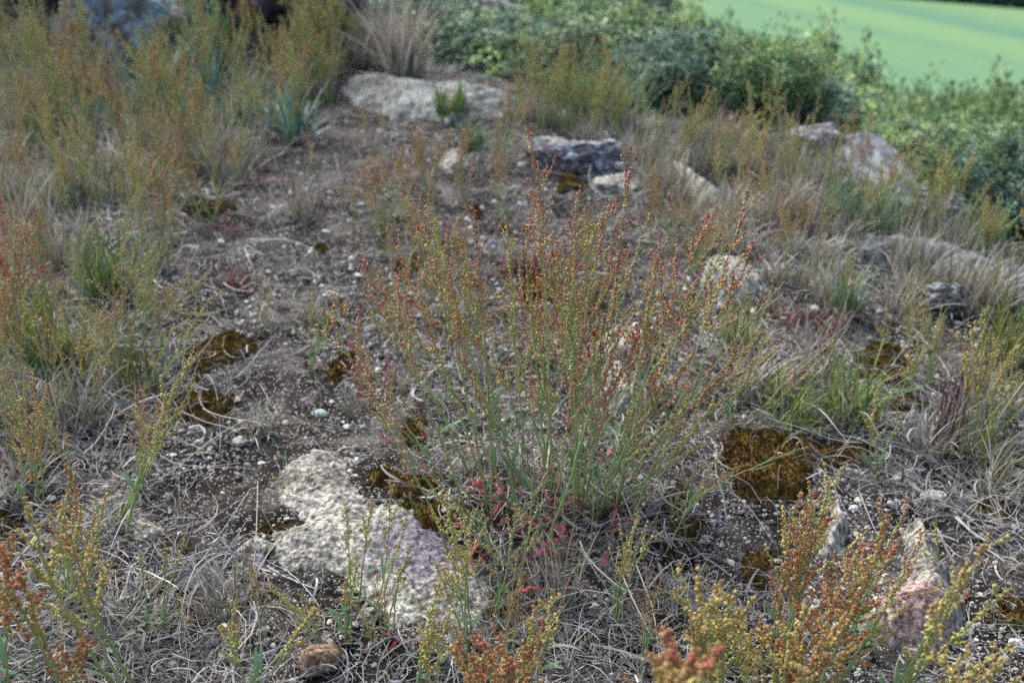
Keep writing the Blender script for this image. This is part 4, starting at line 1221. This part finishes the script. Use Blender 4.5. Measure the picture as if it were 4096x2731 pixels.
def bush_proto(seed, cols, leaf, n_cl, per, shape=(1, 1, .75), name='bush'):
    rr = np.random.default_rng(seed)
    root = empty(name, (0, 0, -60))
    d = nrm(rr.normal(size=(n_cl, 3))); d[:, 2] = np.abs(d[:, 2]) * 1.3 - .5; d = nrm(d)
    r = rr.uniform(.45, 1.0, n_cl) ** .6
    lump = .30 + 1.3 * fbm3(d[:, 0] * 3.0 + seed, d[:, 1] * 2.6, d[:, 2] * 2.6, 3, seed)
    C = d * (r * lump)[:, None] * np.array(shape) * .5
    C[:, 2] += .45
    wood = MB()
    B = []
    for c in C[::3]:
        s = np.array([rr.normal(0, .04), rr.normal(0, .04), -.05])
        B.append(bez(s, s + (c - s) * .5 + np.array([0, 0, .12]), c, 7))
    tubes(wood, np.array(B), np.linspace(.011, .003, 7)[None], 5, lin(88, 76, 64))
    wood.build('branch', M_BARK, root)
    # leaves
    # long shoots standing out of the crown
    ns = 26
    sd0 = nrm(rr.normal(size=(ns, 3)) * [1, 1, .5] + [0, 0, .9])
    for q in range(ns):
        a0 = sd0[q] * np.array(shape) * .42 + [0, 0, .42]; ln = rr.uniform(.06, .24)
        e0 = a0 + nrm(sd0[q] + rr.normal(0, .3, 3)) * ln
        k = np.linspace(.2, 1, 6)[:, None]
        C = np.r_[C, a0 + (e0 - a0) * k]; d = np.r_[d, np.repeat(sd0[q:q + 1], 6, 0)]
    n0 = n_cl; n_cl = len(C)
    cnt = np.r_[np.full(n0, per), np.full(n_cl - n0, 7)]; N = int(cnt.sum())
    idx = np.repeat(np.arange(n_cl), cnt)
    tw = nrm(d[idx] * .6 + rr.normal(0, .6, (N, 3)))
    pos = C[idx] + tw * rr.uniform(0, .075, (N, 1)) + rr.normal(0, .012, (N, 3))
    ll = leaf * rr.uniform(.6, 1.3, N)
    ax = nrm(tw + rr.normal(0, .7, (N, 3)))
    nm = nrm(rr.normal(0, .6, (N, 3)) + np.array([0, 0, 1.0]))
    sd = nrm(np.cross(ax, nm))
    clc = cols[rr.integers(0, len(cols), n_cl)] * rr.uniform(.4, 1.5, (n_cl, 1))
    cc = clc[idx] * rr.uniform(.75, 1.25, (N, 1))
    P = np.stack([pos, pos + ax * (ll * .45)[:, None] + nm * (ll * .06)[:, None], pos + ax * ll[:, None]], 1)
    W = np.stack([ll * .15, ll * .36, ll * .05], 1)
    fol = MB(); ribbons(fol, P, W, sd, np.repeat(cc[:, None], 3, 1))
    fol.build('foliage', M_LEAF, root)
    BTOP[root.name] = float(np.percentile(pos[:, 2], 97))
    return root


BG = 1.4 * soft(np.array([lin(126, 156, 88), lin(98, 132, 76), lin(146, 170, 98), lin(80, 112, 74), lin(104, 138, 96)]), .26, 1)
BT = 1.220 * soft(np.array([lin(96, 130, 112), lin(82, 118, 98), lin(120, 150, 132), lin(70, 104, 92)]), .26, 1)
BGY = 1.420 * soft(np.array([lin(150, 168, 156), lin(130, 152, 138), lin(110, 136, 120), lin(96, 124, 104)]), .26, 1)
BL2 = 1.48 * soft(np.array([lin(142, 164, 84), lin(146, 172, 104), lin(104, 140, 84), lin(92, 128, 84)]), .26, 1)
BDK = 1.350 * soft(np.array([lin(70, 104, 70), lin(58, 90, 66), lin(92, 124, 80)]), .26, 1)
BUSH = {
    'leafy green bush': [bush_proto(1, BG, 0.026, 285, 40), bush_proto(2, BG, 0.026, 266, 40)],
    'dense teal-green bush': [bush_proto(3, BT, 0.024, 304, 40)],
    'silvery grey-green bush': [bush_proto(4, BGY, 0.022, 304, 40)],
    'yellow-green bush': [bush_proto(5, BL2, 0.026, 266, 40), bush_proto(8, BL2, 0.024, 247, 40)],
    'dark green bush': [bush_proto(6, BDK * .8, 0.026, 285, 40)],
}
BU = [  # px, py of crown top, distance, width scale, kind
    (1560, -40, 4.6, 1.0, 'leafy green bush'), (1800, -60, 5.0, 1.2, 'leafy green bush'), (2050, -30, 4.8, 1.1, 'dense teal-green bush'), (2250, 20, 4.4, 1.0, 'leafy green bush'),
    (1700, 100, 4.0, .75, 'dense teal-green bush'), (1880, 110, 3.9, .75, 'leafy green bush'), (2080, 130, 3.7, .75, 'dense teal-green bush'), (2300, 150, 3.5, .7, 'leafy green bush'),
    (2450, 90, 4.2, .9, 'leafy green bush'), (2420, 230, 3.3, .65, 'dark green bush'), (2600, 180, 4.4, .9, 'yellow-green bush'), (2640, 290, 3.4, .6, 'dense teal-green bush'),
    (2750, 200, 3.9, .8, 'silvery grey-green bush'), (2880, 270, 3.6, .75, 'silvery grey-green bush'), (2750, 400, 3.0, .5, 'dense teal-green bush'), (2960, 370, 3.3, .6, 'dense teal-green bush'),
    (3120, 260, 4.6, .9, 'dark green bush'), (3230, 130, 6.5, 1.2, 'yellow-green bush'), (3370, 150, 6.8, 1.1, 'dark green bush'), (3060, 150, 7.0, 1.2, 'yellow-green bush'), (3180, 270, 5.0, .9, 'yellow-green bush'), (3330, 290, 4.4, .8, 'yellow-green bush'),
    (3480, 330, 4.2, .8, 'leafy green bush'), (3300, 420, 3.4, .6, 'leafy green bush'), (3460, 440, 3.2, .6, 'yellow-green bush'), (3650, 260, 5.5, 1.1, 'yellow-green bush'), (3620, 390, 3.9, .8, 'silvery grey-green bush'), (3780, 340, 4.6, .9, 'leafy green bush'),
    (3920, 290, 5.4, 1.0, 'dark green bush'), (4060, 250, 5.0, 1.0, 'leafy green bush'), (3750, 490, 3.3, .65, 'dense teal-green bush'), (3920, 430, 4.0, .8, 'yellow-green bush'), (4080, 400, 3.7, .8, 'yellow-green bush'),
    (3600, 560, 2.9, .5, 'leafy green bush'), (3870, 560, 3.0, .6, 'dense teal-green bush'), (4050, 500, 2.9, .6, 'dark green bush'), (3700, 620, 2.7, .45, 'dense teal-green bush'), (3980, 680, 2.5, .45, 'dense teal-green bush'),
    (2560, -30, 7.0, 1.3, 'dark green bush'), (2720, 40, 7.5, 1.2, 'yellow-green bush'), (2860, 100, 7.5, 1.1, 'dark green bush'), (1350, -60, 6.5, 1.1, 'leafy green bush'), (1250, -90, 7.5, 1.3, 'dense teal-green bush'), (3140, 480, 3.0, .45, 'dense teal-green bush'),
    (3620, 690, 2.62, .42, 'leafy green bush'), (3790, 760, 2.5, .4, 'dense teal-green bush'), (3930, 830, 2.35, .4, 'leafy green bush'), (4080, 880, 2.2, .4, 'dense teal-green bush'), (3480, 610, 2.8, .45, 'yellow-green bush'),
    (3300, 520, 2.95, .5, 'leafy green bush'), (3010, 520, 2.9, .4, 'leafy green bush'), (4150, 760, 2.4, .5, 'dark green bush'),
    (2000, -160, 7.5, 1.8, 'leafy green bush'), (2300, -130, 7.0, 1.6, 'yellow-green bush'), (1650, -190, 7.5, 1.8, 'dark green bush'), (4250, 350, 4.5, 1.0, 'leafy green bush'), (4200, 520, 3.2, .7, 'dark green bush'),
]
rr = np.random.default_rng(830)
for px, py, D, wsc, kind in BU:
    if px > 2550: py += 85 if px < 3350 else 165
    top = at_y(px, py, D)
    zb = float(terrain(np.array([top[0]]), np.array([D]))[0])
    hgt = max(top[2] - zb, .25)
    pr = BUSH[kind][int(rr.integers(len(BUSH[kind])))]
    o = place(pr, (top[0], D, zb), 1, rr.uniform(0, 6.28))
    o.scale = (wsc * .95, wsc * .95, hgt / BTOP[pr.name])
    o['seenbush'] = 1
    ITEMS.append((o, kind, 'bush', 'bushes on the slope below the hilltop', (px, py + 60)))
# rocks showing between the bushes
boulder(2470, 40, .20, 51, 'pale grey crag showing between the bushes at the top', (1.2, .8, 1.0), (GREY, GREYD, LICH), Y=5.2)
boulder(2690, 190, .10, 52, 'whitish rock between the bushes right of the crag', (1.6, .9, .6), (LICH, GREY, LICH), Y=4.2)
boulder(1960, 60, .12, 53, 'small grey rock among the green bushes at the top', (1.2, .9, .7), Y=4.2)
boulder(4060, 660, .14, 54, 'grey-blue rock below the bushes at the right edge', (1.1, .9, .7), (BLUE * .7, GREYD, PALEB), Y=2.6)
boulder(3830, 610, .06, 56, 'small pinkish rock among the bushes at the right', (1, .9, .9), (lin(170, 160, 158), GREYD, LICH), Y=2.7)

# hedge far across the field
def hedge():
    rr = np.random.default_rng(5); mb = MB()
    n = 26000
    t = rr.random(n)
    da, db = ray(3620, -16), ray(4110, 26)
    da, db = da * (-23.3 / da[2]), db * (-23.3 / db[2])
    tt = -1.0 + 3.5 * t; x = da[0] + (db[0] - da[0]) * tt; y = da[1] + (db[1] - da[1]) * tt
    lump = 1.2 + 1.0 * fbm2(t * 60, t * 0 + 2, 3, 4)
    pos = np.c_[x + rr.normal(0, .8, n), y + rr.normal(0, .8, n), -22.8 + rr.random(n) * lump]
    ax = nrm(rr.normal(size=(n, 3))); l = rr.uniform(.25, .5, n)
    P = np.stack([pos, pos + ax * (l * .5)[:, None], pos + ax * l[:, None]], 1)
    c = np.array([lin(58, 92, 84), lin(46, 78, 74), lin(70, 104, 88)])[rr.integers(0, 3, n)]
    ribbons(mb, P, np.stack([l * .1, l * .35, l * .05], 1), nrm(rr.normal(size=(n, 3))), np.repeat(c[:, None], 3, 1))
    o = mb.build('hedge_row', M_LEAF); tag(o, 'dark hedge line crossing the far field at the top right corner', 'hedge')


hedge()

# ------------------------------------------------------------------ labels from neighbours
LM = [('the flat granite slab', 1480, 2200), ('the big sorrel clump', 2200, 1900), ('the moss carpet', 3080, 1850), ('the bright green tuft', 3330, 1600), ('the pointed boulder', 3660, 2380), ('the curved moss strip', 870, 1420),
      ('the olive moss cushion', 640, 2360), ('the dark knobbly rock', 2300, 640), ('the long bluish slab', 1700, 400), ('the sloping granite ledge', 3480, 700), ('the lichened right ledge', 3850, 1100), ('the left green tuft', 440, 1150),
      ('the blue-grey rock', 500, 200), ('the bent grey twig', 3720, 1450), ('the left edge', 0, 1700), ('the bottom edge', 2100, 2720), ('the grey crag', 2440, 60), ('the far field', 3600, 60), ('the right edge', 4096, 500), ('the red stonecrop', 3250, 1330), ('the pale clump stone', 2480, 1500), ('the bare gravel', 1200, 1300)]
ORD = ['nearest', 'second nearest', 'third nearest', 'fourth nearest', 'fifth nearest', 'sixth nearest', 'seventh nearest', 'eighth nearest', 'ninth nearest', 'tenth nearest', 'eleventh nearest', 'twelfth nearest', 'thirteenth nearest', 'fourteenth nearest', 'fifteenth nearest', 'sixteenth nearest', 'seventeenth nearest', 'eighteenth nearest', 'nineteenth nearest', 'twentieth nearest']
buck = {}
for it in ITEMS:
    o, phrase, cat, group, (px, py) = it
    j = int(np.argmin([(px - a) ** 2 + ((py - b) * 1.2) ** 2 for _, a, b in LM]))
    nm_, a, b = LM[j]; dx, dy = px - a, py - b
    rel = ('left of' if dx < 0 else 'right of') if abs(dx) > abs(dy) else ('behind' if dy < 0 else 'in front of')
    if nm_ in ('the left edge', 'the right edge', 'the bottom edge'): rel = 'by'
    buck.setdefault((phrase, rel, nm_), []).append((math.hypot(dx, dy), it))
for (phrase, rel, nm_), L_ in buck.items():
    L_.sort(key=lambda q: q[0])
    for i, (_, (o, _p, cat, group, _q)) in enumerate(L_):
        lab = f'{phrase} {rel} {nm_}'
        if len(L_) > 1: lab += f', {ORD[min(i, len(ORD) - 1)]}'
        tag(o, lab, cat, group)

# protos never placed go away
for k, d in (('a', PROTO), ('b', FARP)):
    for key, root in d.items():
        if root.name not in USED:
            for s in list(root.children_recursive): bpy.data.objects.remove(s)
            bpy.data.objects.remove(root)
for o in DRYPROTO:
    if o.name not in USED: bpy.data.objects.remove(o)
for L_ in BUSH.values():
    for root in L_:
        if root.name not in USED:
            for s in list(root.children_recursive): bpy.data.objects.remove(s)
            bpy.data.objects.remove(root)

# ------------------------------------------------------------------ light, camera, render
w = bpy.data.worlds.new('World'); scene.world = w; w.use_nodes = True
nt = w.node_tree; bg = nt.nodes['Background']
sky = nt.nodes.new('ShaderNodeTexSky'); sky.sky_type = 'NISHITA'; sky.sun_disc = False
SUN_EL, SUN_AZ = math.radians(52), math.radians(-35)
sky.sun_elevation = SUN_EL; sky.sun_rotation = SUN_AZ
sky.air_density = 1.0; sky.dust_density = 4.0; sky.ozone_density = 1.0
nt.links.new(sky.outputs[0], bg.inputs[0]); bg.inputs[1].default_value = 0.10
sd = bpy.data.lights.new('sun', 'SUN'); sd.energy = 1.5; sd.angle = math.radians(24); sd.color = (1.0, 0.985, 0.96)
so = bpy.data.objects.new('sun', sd); COL.objects.link(so)
dirv = Vector((math.sin(SUN_AZ) * math.cos(SUN_EL), math.cos(SUN_AZ) * math.cos(SUN_EL), math.sin(SUN_EL)))
so.rotation_euler = (-dirv).to_track_quat('-Z', 'Y').to_euler()
so.location = (0, 0, 5)

cam = bpy.data.cameras.new('camera'); co = bpy.data.objects.new('camera', cam); COL.objects.link(co)
cam.lens = 35; cam.sensor_width = 36; cam.clip_start = .02; cam.clip_end = 4000
co.location = (0, 0, CAM_Z); co.rotation_euler = (math.radians(90) - PITCH, 0, 0)
cam.dof.use_dof = True; cam.dof.focus_distance = 0.97; cam.dof.aperture_fstop = 5.2; cam.dof.aperture_blades = 9
scene.camera = co
scene.view_settings.view_transform = 'Standard'; scene.view_settings.look = 'None'
scene.view_settings.exposure = 1.27; scene.view_settings.gamma = 1.0
scene.render.engine = 'CYCLES'
scene.cycles.max_bounces = 6; scene.cycles.diffuse_bounces = 3; scene.cycles.transmission_bounces = 3
scene.cycles.use_adaptive_sampling = False
scene.cycles.use_denoising = False
